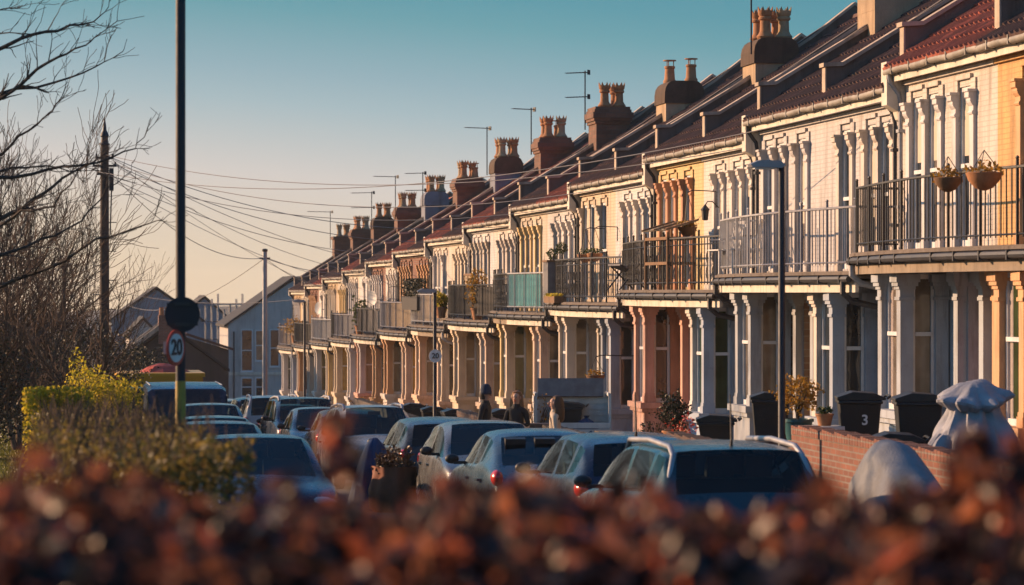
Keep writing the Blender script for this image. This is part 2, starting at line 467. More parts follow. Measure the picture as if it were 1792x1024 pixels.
def m_infill(d0, d1, z0, z1, step, gap):
    def fn():
        mb = MB(); d = d0; i = 0
        while d < d1-.01:
            a = curve_at(.105, d+gap); b = curve_at(.105, min(d+step, d1)-.001)
            dz = ((i*37) % 7)*.006
            ax, ay = a; bx, by = b
            vs = [(ax,ay,z0),(bx,by,z0),(bx+.02,by,z0),(ax+.02,ay,z0),(ax,ay,z1+dz),(bx,by,z1+dz),(bx+.02,by,z1+dz),(ax+.02,ay,z1+dz)]
            mb.add(vs, [(0,1,2,3),(7,6,5,4),(4,5,1,0),(5,6,2,1),(6,7,3,2),(7,4,0,3)])
            d += step; i += 1
        return mb
    return fn
def m_eave():
    mb = MB()
    bd(mb, -.2, 0.004, 5.80, -.16, W-.004, 5.99); bd(mb, -.158, .004, 5.93, -.003, W-.004, 5.97)
    return mb
def m_gutter():
    mb = MB()
    pts = [(-.27, -HW+.004 + (W-.008)*i/10, 5.965+.012*math.sin(i*1.7)) for i in range(11)]
    mb.tube(pts, .058, 10)
    for i in range(1, 11, 2): mb.lathe([(.0,-.02),(.085,-.02),(.085,.02),(.0,.02)], (0,0,0), 10) if False else mb.box(pts[i][0]-.066, pts[i][1]-.02, 5.9, pts[i][0]+.08, pts[i][1]+.02, 6.03)
    return mb
def m_down():
    mb = MB(); d = .16-HW
    mb.tube([(-.27,d,5.93),(-.25,d,5.8),(-.1,d,5.6),(-.075,d,5.45),(-.075,d,3.1)], .036, 8)
    for z in (3.8, 5.0): mb.box(-.13, d-.07, z, -.002, d+.07, z+.05)
    mb.tube([(-.9,d+.1,2.93),(-.9,d+.1,2.75),(-.75,d+.1,2.62),(-.2,d+.1,2.5),(-.08,d+.1,2.4),(-.08,d+.1,-.2)], .05, 8)
    return mb
def m_kneel():
    mb = MB(); 
    mb.prism_y([(-.005,5.45),(-.08,5.5),(-.12,5.62),(-.3,5.72),(-.3,6.12),(-.005,6.12)], -HW-.16, -HW+.14)
    return mb
def m_roof():
    mb = MB(); n = 13; pit = .216; waves = int(W/pit); seg = 6
    x0, z0 = -.3, EAVE-.0
    sl = (RIDGE_Z-z0)/(RIDGE_X-x0); ln = math.hypot(1, sl); nx, nz = -sl/ln, 1/ln
    ny = waves*seg
    for c in range(n):
        xa = x0 + (RIDGE_X-x0)*c/n; xb = x0 + (RIDGE_X-x0)*(c+1)/n + .03
        b = len(mb.v)
        for j in range(ny+1):
            y = -HW + .002 + (W-.004)*j/ny
            w = max(0, math.sin(2*PI*j/seg + 1.1*0))*.05 + (.01 if j % seg < 3 else 0)
            for x, lift in ((xa, .045), (xb, .012)):
                hgt = lift + w
                mb.v.append((x+nx*hgt, y, z0+(x-x0)*sl+nz*hgt))
            xx = xa; mb.v.append((xx, y, z0+(xx-x0)*sl-.02))
        for j in range(ny):
            a = b+3*j
            mb.face((a, a+1, a+4, a+3)); mb.face((a+2, a, a+3, a+5))
    # rear slope and ridge
    mb.add([(RIDGE_X,-HW,RIDGE_Z),(RIDGE_X,HW,RIDGE_Z),(9.2,HW,6.0),(9.2,-HW,6.0)], [(0,3,2,1)][::1])
    mb.add([(x0,-HW+.003,z0-.03),(x0,HW-.003,z0-.03),(RIDGE_X,HW-.003,RIDGE_Z-.03),(RIDGE_X,-HW+.003,RIDGE_Z-.03)], [(0,1,2,3)])
    mb.tube([(RIDGE_X,-HW+.003,RIDGE_Z+.02),(RIDGE_X,HW-.003,RIDGE_Z+.02)], .11, 8)
    return mb
PAR = [(.02,5.9),(.02,6.68),(.30,6.70),(4.5,RIDGE_Z+.32),(9.0,6.5),(9.0,5.9)]
def m_parapet():
    mb = MB(); mb.prism_y(PAR[::1], HW-.11, HW+.11); return mb
def m_coping():
    mb = MB(); t = .07; mb.box(-.01, HW-.108, 6.05, .018, HW+.108, 6.68)  # pale plate puts a sunlit tone on the front of the upstand
    p = [(-.05,6.683),(.30,6.703),(1.3,7.31),(2.4,7.97),(3.5,8.70),(4.5,RIDGE_Z+.325),(9.05,6.5)]
    prof = p + [(x, z+t) for x, z in reversed(p)]
    mb.prism_y(prof, HW-.15, HW+.15); return mb
def m_chim(kind):
    def fn():
        mb = MB(); x0, x1, y0, y1 = 2.1, 3.05, HW-.6, HW+.6
        top = 8.8
        mb.box(x0, y0, 6.8, x1, y1, top-.57)
        return mb
    return fn
def m_hood(kind):
    def fn():
        mb = MB(); x0, x1, y0, y1, top = 2.1, 3.05, HW-.6, HW+.6, 8.8
        if kind == 0:       # weathered hood with rounded shoulders
            prof = [(2.06,top-.568),(3.09,top-.568),(3.085,top-.30),(3.06,top-.17),(3.0,top-.07),(2.92,top-.015),(2.8,top),(2.35,top),(2.23,top-.015),(2.15,top-.07),(2.09,top-.17),(2.065,top-.30)]
            mb.prism_y(prof, y0-.04, y1+.04)
        elif kind == 1:     # corbelled brick courses
            for i, o in enumerate((.0,.04,.08,.11,.11,.06,.03)): mb.box(x0-o, y0-o, top-.568+i*.0809, x1+o, y1+o, top-.4875+i*.0809)
        else:
            mb.box(x0-.002, y0-.002, top-.568, x1+.002, y1+.002, top-.16); mb.box(x0-.07, y0-.07, top-.158, x1+.07, y1+.07, top)
        return mb
    return fn
def m_pot(kind):
    def fn():
        mb = MB()
        if kind == 0:
            n = 16; prof = [(.17,-.06),(.2,.0),(.16,.06),(.125,.14),(.115,.42),(.15,.45),(.155,.5),(.13,.53),(.16,.58),(.17,.68)]
            mb.lathe(prof, sides=n)
            for k in range(8):
                a = 2*PI*k/8
                ca, sa = math.cos(a), math.sin(a); ca2, sa2 = math.cos(a+.5), math.sin(a+.5); cm, sm = math.cos(a+.25), math.sin(a+.25)
                mb.add([(.17*ca,.17*sa,.66),(.17*ca2,.17*sa2,.66),(.18*cm,.18*sm,.8),(.12*ca,.12*sa,.66),(.12*ca2,.12*sa2,.66)], [(0,1,2),(4,3,2),(1,4,2),(3,0,2)])
        else:
            mb.lathe([(.17,-.06),(.17,.02),(.14,.06),(.12,.38),(.14,.4),(.14,.46),(.1,.47)], sides=14)
            for a in (0, 2.1, 4.2): mb.box(.1*math.cos(a)-.01, .1*math.sin(a)-.01, .46, .1*math.cos(a)+.01, .1*math.sin(a)+.01, .62)
            mb.lathe([(.02,.62),(.17,.62),(.17,.65),(.02,.66)], sides=12)
        return mb
    return fn
def m_door():
    mb = MB(); w = .41
    mb.box(.0,-w,.17,.05,w,2.1)
    for y0, y1, z0, z1 in ((-.33,-.05,.35,.95),(.05,.33,.35,.95),(-.33,-.05,1.1,1.9),(.05,.33,1.1,1.9)): mb.box(-.012,y0,z0,-.001,y1,z1)
    return mb

# (upper wall, ground-floor wall, reveals/pilasters, roof, railing, infill, chimney kind, description)
WH, WC, YL, OR, PK, BL, TE, BR, PE_SUN = 'white', 'cream', 'yellow', 'orange', 'pink', 'pale blue', 'terracotta', 'buff', 'peach'
RGB = {WH:(.56,.53,.52), WC:(.56,.48,.39), YL:(.58,.42,.2), OR:(.58,.33,.17), PK:(.55,.33,.27), BL:(.34,.385,.46), 'ochre':(.56,.32,.12), TE:(.46,.22,.12), BR:(.5,.37,.24), PE_SUN:(.6,.44,.33)}  # near shade and far sunlight are put into the pale blue and peach
HOUSES = {
 -1:('ochre',OR,OR,'tile_brown','black_iron',None),
  0:('ochre',OR,OR,'tile_brown','black_iron',None),
  1:(WH,BL,WH,'tile_red','black_iron',None),
  2:(WH,BL,WH,'tile_brown','grey_iron',None),
  3:(WH,BL,WH,'tile_brown','white_iron',None),
  4:(WH,BL,WH,'tile_brown','black_iron','orn'),
  5:(YL,PK,TE,'tile_brown','black_iron','orn'),
  6:(WH,BL,WH,'tile_brown','black_iron','orn'),
  7:(WC,WH,WC,'tile_brown','black_iron','orn'),
  8:(WH,PE_SUN,WH,'tile_red','white_iron','teal'),
  9:(WC,WC,YL,'tile_brown','black_iron','orn'),
 10:(WH,PE_SUN,WH,'tile_brown','black_iron','wood_grey'),
 11:(WH,WC,WC,'tile_red','black_iron','wood_grey'),
 12:(WC,PE_SUN,WC,'tile_brown','white_iron','bamboo'),
 13:(WH,PE_SUN,WH,'tile_red','white_iron','bamboo'),
 14:(TE,PE_SUN,OR,'tile_brown','grey_iron','bamboo'),
 15:(TE,WH,OR,'tile_red','grey_iron','panel_grey'),
 16:(WH,OR,WH,'tile_red','black_iron','panel_grey'),
 17:(TE,PK,WH,'tile_brown','grey_iron','bamboo'),
 18:(WH,WH,WH,'tile_brown','grey_iron','panel_grey'),
 19:(WH,WC,WH,'tile_red','black_iron','wood_grey'),
 20:(WC,WC,YL,'tile_brown','white_iron','panel_grey'),
 21:(BR,WH,WC,'tile_brown','white_iron','bamboo'),
 22:(WH,WC,WH,'tile_red','black_iron','wood_grey'),
 23:(TE,WH,OR,'tile_brown','black_iron','wood_grey'),
 24:(WC,BL,WC,'tile_brown','grey_iron','bamboo'),
 25:(BR,WH,WH,'tile_brown','grey_iron','wood_grey'),
}
RAILW = {None:'open railing balcony','orn':'ornate iron balcony','teal':'teal panelled balcony','wood_grey':'dark boarded balcony','bamboo':'bamboo screened balcony','panel_grey':'grey panelled balcony'}
ORD = ['nearest','second','third','fourth','fifth','sixth','seventh','eighth','ninth','tenth','eleventh','twelfth','thirteenth','fourteenth','fifteenth','sixteenth','seventeenth','eighteenth','nineteenth','twentieth']
def wallm(c, brick, v=0):
    k = f'wall_{c}_{brick}_{v}'
    tint = ((1,1,1),(1.04,1.0,.93),(.88,.87,.86),(.97,.9,.8))[v]
    if k not in M: M[k] = paint(k.replace(' ', '_'), tuple(a*b for a, b in zip(RGB[c], tint)), .7, .2, 1.6, brick=brick, grime=.72)
    return M[k]
doorcols = [(.05,.12,.2),(.3,.04,.03),(.05,.14,.08),(.35,.3,.05),(.03,.03,.035),(.45,.43,.4)]
for i, c in enumerate(doorcols): M[f'door{i}'] = paint(f'door_paint_{i}', c, .4, .15, 4, grime=.15)
GL = ['glass_dark','glass_dark','glass_blind','glass_dark','glass_green','glass_blind','glass_yellow']
M['render_warm'] = paint('render_warm', (.42,.3,.19), .9, .3, 2, grime=.6, bumpk=.5)
M['render_blue'] = paint('render_blue', (.2,.21,.25), .9, .3, 2, grime=.5, bumpk=.5)
M['hood_dark'] = paint('hood_dark', (.1,.065,.045), .95, .4, 4, grime=.6, bumpk=.7)
M['brick_stack'] = brickmat('brick_stack', (.2,.095,.06), (.12,.06,.04), (.12,.09,.07), .3, .12)
M['blind_cream'] = paint('blind_cream', (.5,.42,.32), .7, .12, 6, grime=.1, bumpk=.1)
M['curtain'] = paint('curtain', (.36,.3,.27), .8, .25, 14, grime=.1, bumpk=.1)
def m_blind(w, z0, z1):
    return lambda: MB().box(.004, -w/2+.06, z0, .0105, w/2-.06, z1)
def m_curtain(w, z0, z1):
    def fn():
        mb = MB()
        for s_ in (-1, 1):
            for k in range(4):
                y = s_*(w/2-.07-.035*k); mb.box(.002+.004*(k%2), y-.018, z0+.09, .0108, y+.017, z1-.07)
        return mb
    return fn
for j in sorted(HOUSES):
    up, lo, jm, rf, rl, inf = HOUSES[j]
    p = math.floor((j)/2); mir = (j % 2 != 0)
    Yc = (Yk(j-1)+Yk(j))/2; zg = pair_z(p)
    nth = 'nearest' if j == 0 else (ORD[j] + ' from the right' if 0 < j < 20 else ['far end house of the terrace','second house from the far end','third from the far end','fourth from the far end','fifth from the far end','sixth from the far end'][25-j] if j >= 20 else 'just beyond the picture edge')
    if j == 0: nth = 'cut by the right edge'
    h = thing('terraced_house', f'{up} painted terraced house with {RAILW[inf]}, {nth}', 'house', (FACE, Yc, zg), 0, 'terraced houses along the street')
    wv = (j*7+j//3) % 4; wm = wallm(up, up != TE, wv); lm = wallm(lo, False, (j*5) % 4); jmat = wallm(jm, False, (j*3+1) % 4)
    if up == TE: wm = M['brick_red']
    link('wall', L('upper_wall', m_upper, mir), wm, h)
    link('ground_floor_wall', L('ground_floor_wall', m_lower, mir), M['brick_stone'] if j in (0,3,6,10,15) else lm, h)
    sg = -1 if mir else 1
    for d in (PIL if j not in (7,13,18,22) else PIL[:1]+PIL[3:4]): link('pilaster', L('pilaster', m_pil), jmat, h, (0, sg*(d-HW), 0))
    r = random.Random(j*13+5)
    for a, b in WIN:
        w = b-a; key = f'window{w:.2f}'
        o = link('window', L(key, lambda: m_win(w, 3.16, 5.52, 4.35)), M['sash'], h, (.06, sg*((a+b)/2-HW), 0))
        link('pane', L('pane'+key, lambda: m_pane(w, 3.16, 5.52)), M[r.choice(GL[:4])], o)
        if r.random() < .45: zz = r.choice((4.0,4.5,4.9)); link('blind', L(f'bl{w:.2f}{zz}', m_blind(w, zz, 5.45)), M['blind_cream'], o)
    by = link('bay', L('bay', m_baybase, mir), lm, h)
    link('lintel', L('bay_lintel', m_baytop, mir), lm, by)
    for x, d in ((-.68,1.42),(-.68,2.43),(-.13,1.42),(-.13,2.43)): link('column', L('column', m_col), lm if r.random() < .7 else jmat, h, (x, sg*(d-HW), 0))
    g = M[r.choice(GL)]
    o = link('window', L('bwin', lambda: m_win(.78, .7, 2.745, 1.85)), M['sash'], h, (-.66, sg*(1.925-HW), 0))
    link('pane', L('bpane', lambda: m_pane(.78, .7, 2.745)), g, o)
    hasc = r.random() < .55
    if hasc: link('curtain', L('bcur', m_curtain(.78, .7, 2.745)), M['curtain'], o)
    for d, rz in ((1.42, PI/2), (2.43, -PI/2)):
        rr = rz if not mir else -rz
        # windows in the cheeks of the bay look along the street
        o = link('window', L('swin', lambda: m_win(.36, .7, 2.745, 1.85)), M['sash'], h, (-.405, sg*(d-HW), 0), rr)
        link('pane', L('spane', lambda: m_pane(.36, .7, 2.745)), g, o)
    dr = link('door', L('door', m_door), M[f'door{r.randrange(6)}'], h, (.5, sg*(3.85-HW), 0))
    hb = MB(); hb.ball((-.03,.33,1.1), .03, seg=8, rings=6); link('handle', L('handle', lambda: hb), M['chrome'], dr)
    fl = link('fanlight', L('fan', lambda: MB().box(.01,-.4,2.14,.05,.4,2.6)), M['glass_dark'], h, (.5, sg*(3.85-HW), 0))
    for d in (3.25, 4.45): link('door_pilaster', L('dcol', m_dcol), lm, h, (0, sg*(d-HW), 0))
    bal = link('balcony', L('balcony', m_slab, mir), M['slab'], h)
    link('balcony_fascia', L('balcony_fascia', m_bfascia, mir), M['fascia_dirty' if j < 2 or j in (9,12) else 'fascia'], bal)
    link('balcony_gutter', L('balcony_gutter', m_bgutter, mir, 40), M['pipe'], bal)
    link('railing', L('railing_o' if inf == 'orn' else 'railing', m_rail(inf == 'orn'), mir), M[rl], bal)
    if inf == 'teal': link('panel', L('teal', m_infill(1.0, 4.7, FLOOR+.16, FLOOR+.98, .1, .018), mir), M['teal'], bal)
    elif inf == 'wood_grey': link('panel', L('wood', m_infill(.1, 4.7, FLOOR+.14, FLOOR+.95, .14, .012), mir), M['wood_grey'], bal)
    elif inf == 'bamboo': link('panel', L('bamb', m_infill(.1, 4.7, FLOOR+.14, FLOOR+.98, .05, .006), mir), M['bamboo'], bal)
    elif inf == 'panel_grey': link('panel', L('pgrey', m_infill(.1, 4.7, FLOOR+.14, FLOOR+.96, .6, .012), mir), M['panel_grey'], bal)
    link('eaves_board', L('eaves', m_eave), M['fascia'], h)
    link('gutter', L('gutter', m_gutter, False, 40), M['gutter'], h)
    link('downpipe', L('downpipe', m_down, mir, 40), M['pipe'] if r.random() < .85 else M['white_iron'], h)
    link('eaves_corbel', L('kneel', m_kneel, mir), M['fascia'], h)
    link('roof', L('roof', m_roof), M[rf], h)
    pp = link('parapet', L('parapet', m_parapet), M['render'], h)  # parapet colour darkened so its sides look shaded
    link('coping', L('coping', m_coping), M['coping'], pp)
    if j % 2 == 1 and j > 0:
        kind = {1:2,3:2,5:0,7:0,9:1,11:1,13:0,15:1,17:0,19:1,21:0,23:1,25:2}[j]
        cm = {5:'render_warm',7:'render_warm',3:'render_warm',1:'render_warm',13:'render_blue',17:'render_blue'}.get(j, 'brick_stack')
        ch = link('chimney', L('chimney', m_chim(0)), M[cm], h, (0,0,-.12 if j < 8 else .05*((j*3)%4-1)))
        link('chimney_hood', L(f'hood{kind}', m_hood(kind)), M['hood_dark'] if kind == 0 and j != 17 else M[cm], ch)
        for q, (px, py) in enumerate(((2.36,-.33),(2.78,-.33),(2.36,.3),(2.78,.3))):
            if j in (7,) and q in (0,3): continue
            if j in (25,21,9) and q == 2: continue
            k7 = j == 7 or (j == 15 and q == 1) or (j == 11 and q == 3)
            link('chimney_pot', L(f'pot{int(k7)}', m_pot(int(k7)), False, 40), M['pot_clay'] if (j//2+q) % 3 else M['pot_buff'], ch, (px+.03, HW+py, 8.84)).scale = (1,1,.84)
# ================================================================= vehicles
def car_shell(L_, Wd, H, belt, hood, wsb, wst, rr, rb, drop=.08, quarter=True, roofw=.70):
    """Cage of a car with its nose at -y, subdivided, then cut into body and panes.
    wsb/wst: y of windscreen base/top; rr: y of the roof's rear end; rb: y where the rear screen meets the belt."""
    f, b = -L_/2, L_/2; w = Wd/2; rw = Wd/2*roofw + .02
    def ring(y, ws, zb, zbelt, ztop, cab, roof_w=rw):
        if cab: return [(0,y,zb),(ws*.86,y,zb),(ws*.985,y,zb+.13),(ws,y,zb+.36),(ws*.965,y,zbelt),(ws*.90,y,zbelt+.045),(roof_w,y,ztop-.085),(roof_w-.085,y,ztop-.022),(0,y,ztop)]
        return [(0,y,zb),(ws*.86,y,zb),(ws*.985,y,zb+.13),(ws,y,zb+.3),(ws*.965,y,zbelt),(ws*.90,y,zbelt+.03),(ws*.86,y,zbelt+.035),(ws*.76,y,zbelt+.04),(0,y,ztop)]
    zb = .2
    yb1 = wst + (rr-wst)*.36; yb2 = yb1+.1; yc1 = wst + (rr-wst)*.80; yc2 = yc1+.09
    st = [ring(f, w*.80, zb+.12, hood-.22, hood-.17, 0), ring(f+.1, w*.93, zb+.02, hood-.12, hood-.07, 0), ring(f+.45, w, zb, hood-.02, hood+.045, 0),
          ring(wsb, w, zb, belt-.02, belt+.075, 0), ring(wst, w, zb, belt, H-.03, 1), ring(yb1, w, zb, belt, H, 1), ring(yb2, w, zb, belt, H, 1),
          ring(yc1, w, zb, belt+.02, H-drop*.35, 1), ring(yc2, w, zb, belt+.03, H-drop*.5, 1), ring(rr, w*.985, zb, belt+.06, H-drop, 1),
          ring(rb, w*.955, zb, belt+.02, belt+.09, 0), ring(b-.02, w*.93, zb+.06, belt-.18, belt-.12, 0), ring(b, w*.86, zb+.14, belt-.32, belt-.3, 0)]
    n = 9; mb = MB()
    for r_ in st:
        for x, y, z in r_: mb.v.append((x,y,z))
        for x, y, z in r_[1:-1]: mb.v.append((-x,y,z))
    per = n + n-2
    def vi(s, k, side): return s*per + (k if (side > 0 or k in (0, n-1)) else n + k-1)
    for s in range(len(st)-1):
        for k in range(n-1):
            for side in (1,-1):
                mi = 0
                if s == 3 and k == 7: mi = 1
                if s == 9 and k == 7: mi = 2
                if k == 5:
                    if s in (4,): mi = 3
                    if s == 3: mi = 3
                    if s == 6: mi = 4
                    if s == 8 and quarter: mi = 5
                q = [vi(s,k,side), vi(s,k+1,side), vi(s+1,k+1,side), vi(s+1,k,side)]
                if side > 0: q = q[::-1]
                mb.face(q, mi)
    for s, rev in ((0, False), (len(st)-1, True)):
        for k in range(n-1):
            a, b_, c, d = vi(s,k,1), vi(s,k+1,1), vi(s,k+1,-1), vi(s,k,-1)
            q = []
            for i in (a, b_, c, d):
                if i not in q: q.append(i)
            mb.face(q if not rev else q[::-1], 0)
    me = mb.mesh('cage')
    bm = bmesh.new(); bm.from_mesh(me); bmesh.ops.recalc_face_normals(bm, faces=bm.faces)
    cl = bm.edges.layers.float.new('crease_edge')
    for e in bm.edges:
        ms = {fc.material_index for fc in e.link_faces}
        if len(ms) > 1: e[cl] = .93
    vl = bm.verts.layers.float.new('crease_vert')
    for v in bm.verts:
        ms = {fc.material_index for fc in v.link_faces}; gl = [fc for fc in v.link_faces if fc.material_index > 0]
        if len(ms) > 1 and len(gl) == 1: v[vl] = .75
    bm.to_mesh(me); bm.free()
    for i in range(6): me.materials.append(None)
    o = bpy.data.objects.new('cage', me); COL.objects.link(o)
    md = o.modifiers.new('s', 'SUBSURF'); md.levels = 2; md.render_levels = 2
    ev = evaluated(o, 'car_shell')
    vs = np.empty(len(ev.vertices)*3); ev.vertices.foreach_get('co', vs); vs = vs.reshape(-1,3)
    parts = {}
    for pl in ev.polygons:
        idx = list(pl.vertices); mi = pl.material_index
        sd = 1 if vs[idx].mean(0)[0] > 0 else -1
        key = {0:'body',1:'windscreen',2:'rear_window'}.get(mi) or ('side_window', mi, sd)
        parts.setdefault(key, []).append(idx)
    out = {}
    for key, fs in parts.items():
        used = sorted({i for f_ in fs for i in f_}); mp = {i: k for k, i in enumerate(used)}
        m2 = bpy.data.meshes.new(key if isinstance(key, str) else 'side_window')
        m2.from_pydata([tuple(vs[i]) for i in used], [], [[mp[i] for i in f_] for f_ in fs])
        m2.polygons.foreach_set('use_smooth', [True]*len(m2.polygons)); m2.update()
        out[key] = m2
    bpy.data.meshes.remove(ev)
    return out

def wheel_meshes():
    ty = MB()
    prof = [(.2,-.1),(.29,-.1),(.315,-.07),(.32,0),(.315,.07),(.29,.1),(.2,.1)]
    ty.lathe(prof, sides=24)
    ri = MB(); ri.lathe([(.02,.06),(.205,.085),(.205,.06),(.02,.05)], sides=20)
    for k in range(5):
        a = 2*PI*k/5; ax = Vector((math.cos(a), math.sin(a), 0)); ay = Vector((-math.sin(a), math.cos(a), 0))
        ri.obox(ax*.11 + Vector((0,0,.09)), ax, ay, Vector((0,0,1)), .09, .022, .012)
    return ty.mesh('tyre', smooth=40), ri.mesh('rim', smooth=40)
TYRE, RIM = wheel_meshes()
SPECS = {
 'hatchback': dict(L_=4.0, Wd=1.72, H=1.47, belt=.93, hood=.86, wsb=-1.02, wst=-.28, rr=1.52, rb=1.86, drop=.10),
 'estate':    dict(L_=4.35, Wd=1.76, H=1.60, belt=.98, hood=.92, wsb=-1.2, wst=-.5, rr=1.85, rb=2.05, drop=.06),
 'saloon':    dict(L_=4.4, Wd=1.75, H=1.44, belt=.92, hood=.85, wsb=-1.05, wst=-.3, rr=.95, rb=1.62, drop=.08),
 'off_roader':dict(L_=4.4, Wd=1.82, H=1.68, belt=1.06, hood=1.0, wsb=-1.15, wst=-.55, rr=1.85, rb=2.07, drop=.05, roofw=.74),
}
SPECS['tourer'] = dict(L_=4.5, Wd=1.82, H=1.47, belt=.92, hood=.86, wsb=-1.2, wst=-.45, rr=1.85, rb=2.12, drop=.06, roofw=.72)
SHELL = {k: car_shell(**v) for k, v in SPECS.items()}
def car(kind, name, label, pm, x, Y, faces_us, rails=False, rz=0., aerial=False, h=-2.05, cat='car', group='cars parked along the kerb'):
    sp = SPECS[kind]; sh = SHELL[kind]; L_, Wd, H = sp['L_'], sp['Wd'], sp['H']; b_ = sp['belt']
    t = thing(name, label, cat, (x, Y, zs(Y, h)), (0 if faces_us else PI) + rz, group)
    t.rotation_mode = 'QUATERNION'
    t.rotation_quaternion = Matrix.Rotation(-math.atan(SLOPE), 3, 'X').to_quaternion() @ Matrix.Rotation((0 if faces_us else PI)+rz, 3, 'Z').to_quaternion()
    body = link('body', sh['body'], pm, t)
    for key, me in sh.items():
        if key == 'body': continue
        link(key if isinstance(key, str) else 'side_window', me, M['car_glass'], t)
    for yy in (-L_/2+.82, L_/2-.78):
        for s in (-1, 1):
            w = bpy.data.objects.new('wheel', None); COL.objects.link(w); w.parent = t
            w.location = (s*(Wd/2-.085), yy, .32); w.rotation_euler = (0, s*PI/2, 0)
            link('tyre', TYRE, M['tyre'], w); link('rim', RIM, M['rim'], w)
    b = sp['belt']; fr = -L_/2; re = L_/2
    def seatm(sx, sy):
        mb = MB(); z0 = .3
        mb.obox((sx, sy-.22, z0+.16), Vector((1,0,0)), Vector((0,1,0)), Vector((0,0,1)), .24, .26, .08)
        up = Vector((0,.2,.98)); mb.obox((sx, sy+.12, z0+.5), Vector((1,0,0)), up.cross(Vector((1,0,0))), up, .24, .07, .32)
        mb.obox((sx, sy+.2, z0+.92), Vector((1,0,0)), up.cross(Vector((1,0,0))), up, .13, .05, .1)
        return mb
    for sx, sy in ((-.36,.0),(.36,.0),(-.38,.9),(0,.9),(.38,.9)):
        link('seat', L(f'seat{kind}{sx}{sy}', lambda: seatm(sx, sy)), M['trim_black'], t)
    link('dashboard', L(f'dash{kind}', lambda: MB().box(-Wd/2+.14, sp['wsb']+.05, .5, Wd/2-.14, sp['wsb']+.5, b_-.02)), M['trim_black'], t)
    link('parcel_shelf', L(f'shelf{kind}', lambda: MB().box(-Wd/2+.14, 1.15, b_-.14, Wd/2-.14, sp['rr']-.05, b_-.1)), M['trim_black'], t)
    link('rear_view_mirror', L(f'rvm{kind}', lambda: MB().box(-.12, sp['wst']-.02, H-.2, .12, sp['wst']+.01, H-.13)), M['trim_black'], t)
    for s in (-1, 1):
        link('tail_light', L(f'tl{kind}{s}', lambda: MB().ball((s*(Wd/2*.86), re-.16, b-.07), .08, .15, .10), False, 60), M['lamp_red'], t)
        link('headlight', L(f'hl{kind}{s}', lambda: MB().ball((s*(Wd/2*.70), fr+.14, sp['hood']-.17), .19, .12, .085), False, 60), M['lamp_clear'], t)
        mr = link('wing_mirror', L(f'wm{kind}{s}', lambda: MB().ball((s*(Wd/2+.08), sp['wsb']+.42, b+.1), .095, .055, .065).obox((s*(Wd/2-.02), sp['wsb']+.44, b+.05), Vector((1,0,0)), Vector((0,1,0)), Vector((0,0,1)), .08, .03, .02), False, 60), M['trim_black'], t)
        for dy in (-.02, 1.0):
            link('door_handle', L(f'dh{kind}{s}{dy}', lambda: MB().obox((s*(Wd/2-.005), dy+.15, b-.12), Vector((1,0,0)), Vector((0,1,0)), Vector((0,0,1)), .022, .09, .016)), pm if kind != 'estate' else M['trim_black'], t)
    link('front_bumper', L(f'fb{kind}', lambda: MB().obox((0, fr+.06, .36), Vector((1,0,0)), Vector((0,1,0)), Vector((0,0,1)), Wd/2*.8, .09, .1), False, 30), M['trim_black'], t)
    link('rear_bumper', L(f'rb{kind}', lambda: MB().obox((0, re-.05, .45), Vector((1,0,0)), Vector((0,1,0)), Vector((0,0,1)), Wd/2*.84, .09, .11), False, 30), pm, t)
    link('number_plate', L(f'np{kind}', lambda: MB().obox((0, re+.012, .66), Vector((1,0,0)), Vector((0,1,0)), Vector((0,0,1)), .26, .035, .055)), M['plate_yellow'], t)
    link('number_plate', L(f'npf{kind}', lambda: MB().obox((0, fr-.035, .45), Vector((1,0,0)), Vector((0,1,0)), Vector((0,0,1)), .26, .012, .055)), M['plate_white'], t)
    if kind == 'estate': link('wiper', L(f'wp{kind}', lambda: MB().tube([(0, sp['rb']-.01, b+.13),(.28, (sp['rb']*.8+sp['rr']*.2), b+.2)], .012, 4)), M['trim_black'], t)
    if rails:
        for s in (-1, 1):
            rx = s*(Wd/2*sp.get('roofw',.7)-.05)
            y0, y1 = sp['wst']+.1, sp['rr']+.02
            pts = [(rx, y0, H-.1),(rx, y0+.12, H-.015),(rx, (y0+y1)/2, H+.0),(rx, y1-.2, H-.05),(rx*1.02, y1, H-.13),(rx*1.12, y1+.1, H-.34)]
            link('roof_rail', L(f'rr{kind}{s}', lambda: MB().tube(pts, .028, 8), False, 60), M['steel'], t)
    if aerial:
        link('aerial', L('aerial', lambda: MB().tube([(0,0,0),(0,.02,.06),(0,-.02,.5)], [.02,.012,.006], 6)), M['trim_black'], t, (0, sp['rr']-.25, H-.06))
    return t
PM = {}
def pc(n, rgb, metal=.1):
    if n not in PM: PM[n] = carpaint('car_paint_'+n, rgb, metal)
    return PM[n]
SIL = pc('silver', (.13,.135,.14), .45); BLU = pc('blue', (.02,.06,.1)); NAV = pc('navy', (.015,.03,.06)); GRY = pc('grey', (.045,.05,.055), .3)
WHI = pc('white', (.3,.3,.29), 0); RED = pc('red', (.32,.02,.02), .1); BLK = pc('black', (.012,.013,.015)); TEA = pc('petrol', (.015,.055,.075)); LBL = pc('ice', (.05,.085,.115), .35)
DR = 6.45
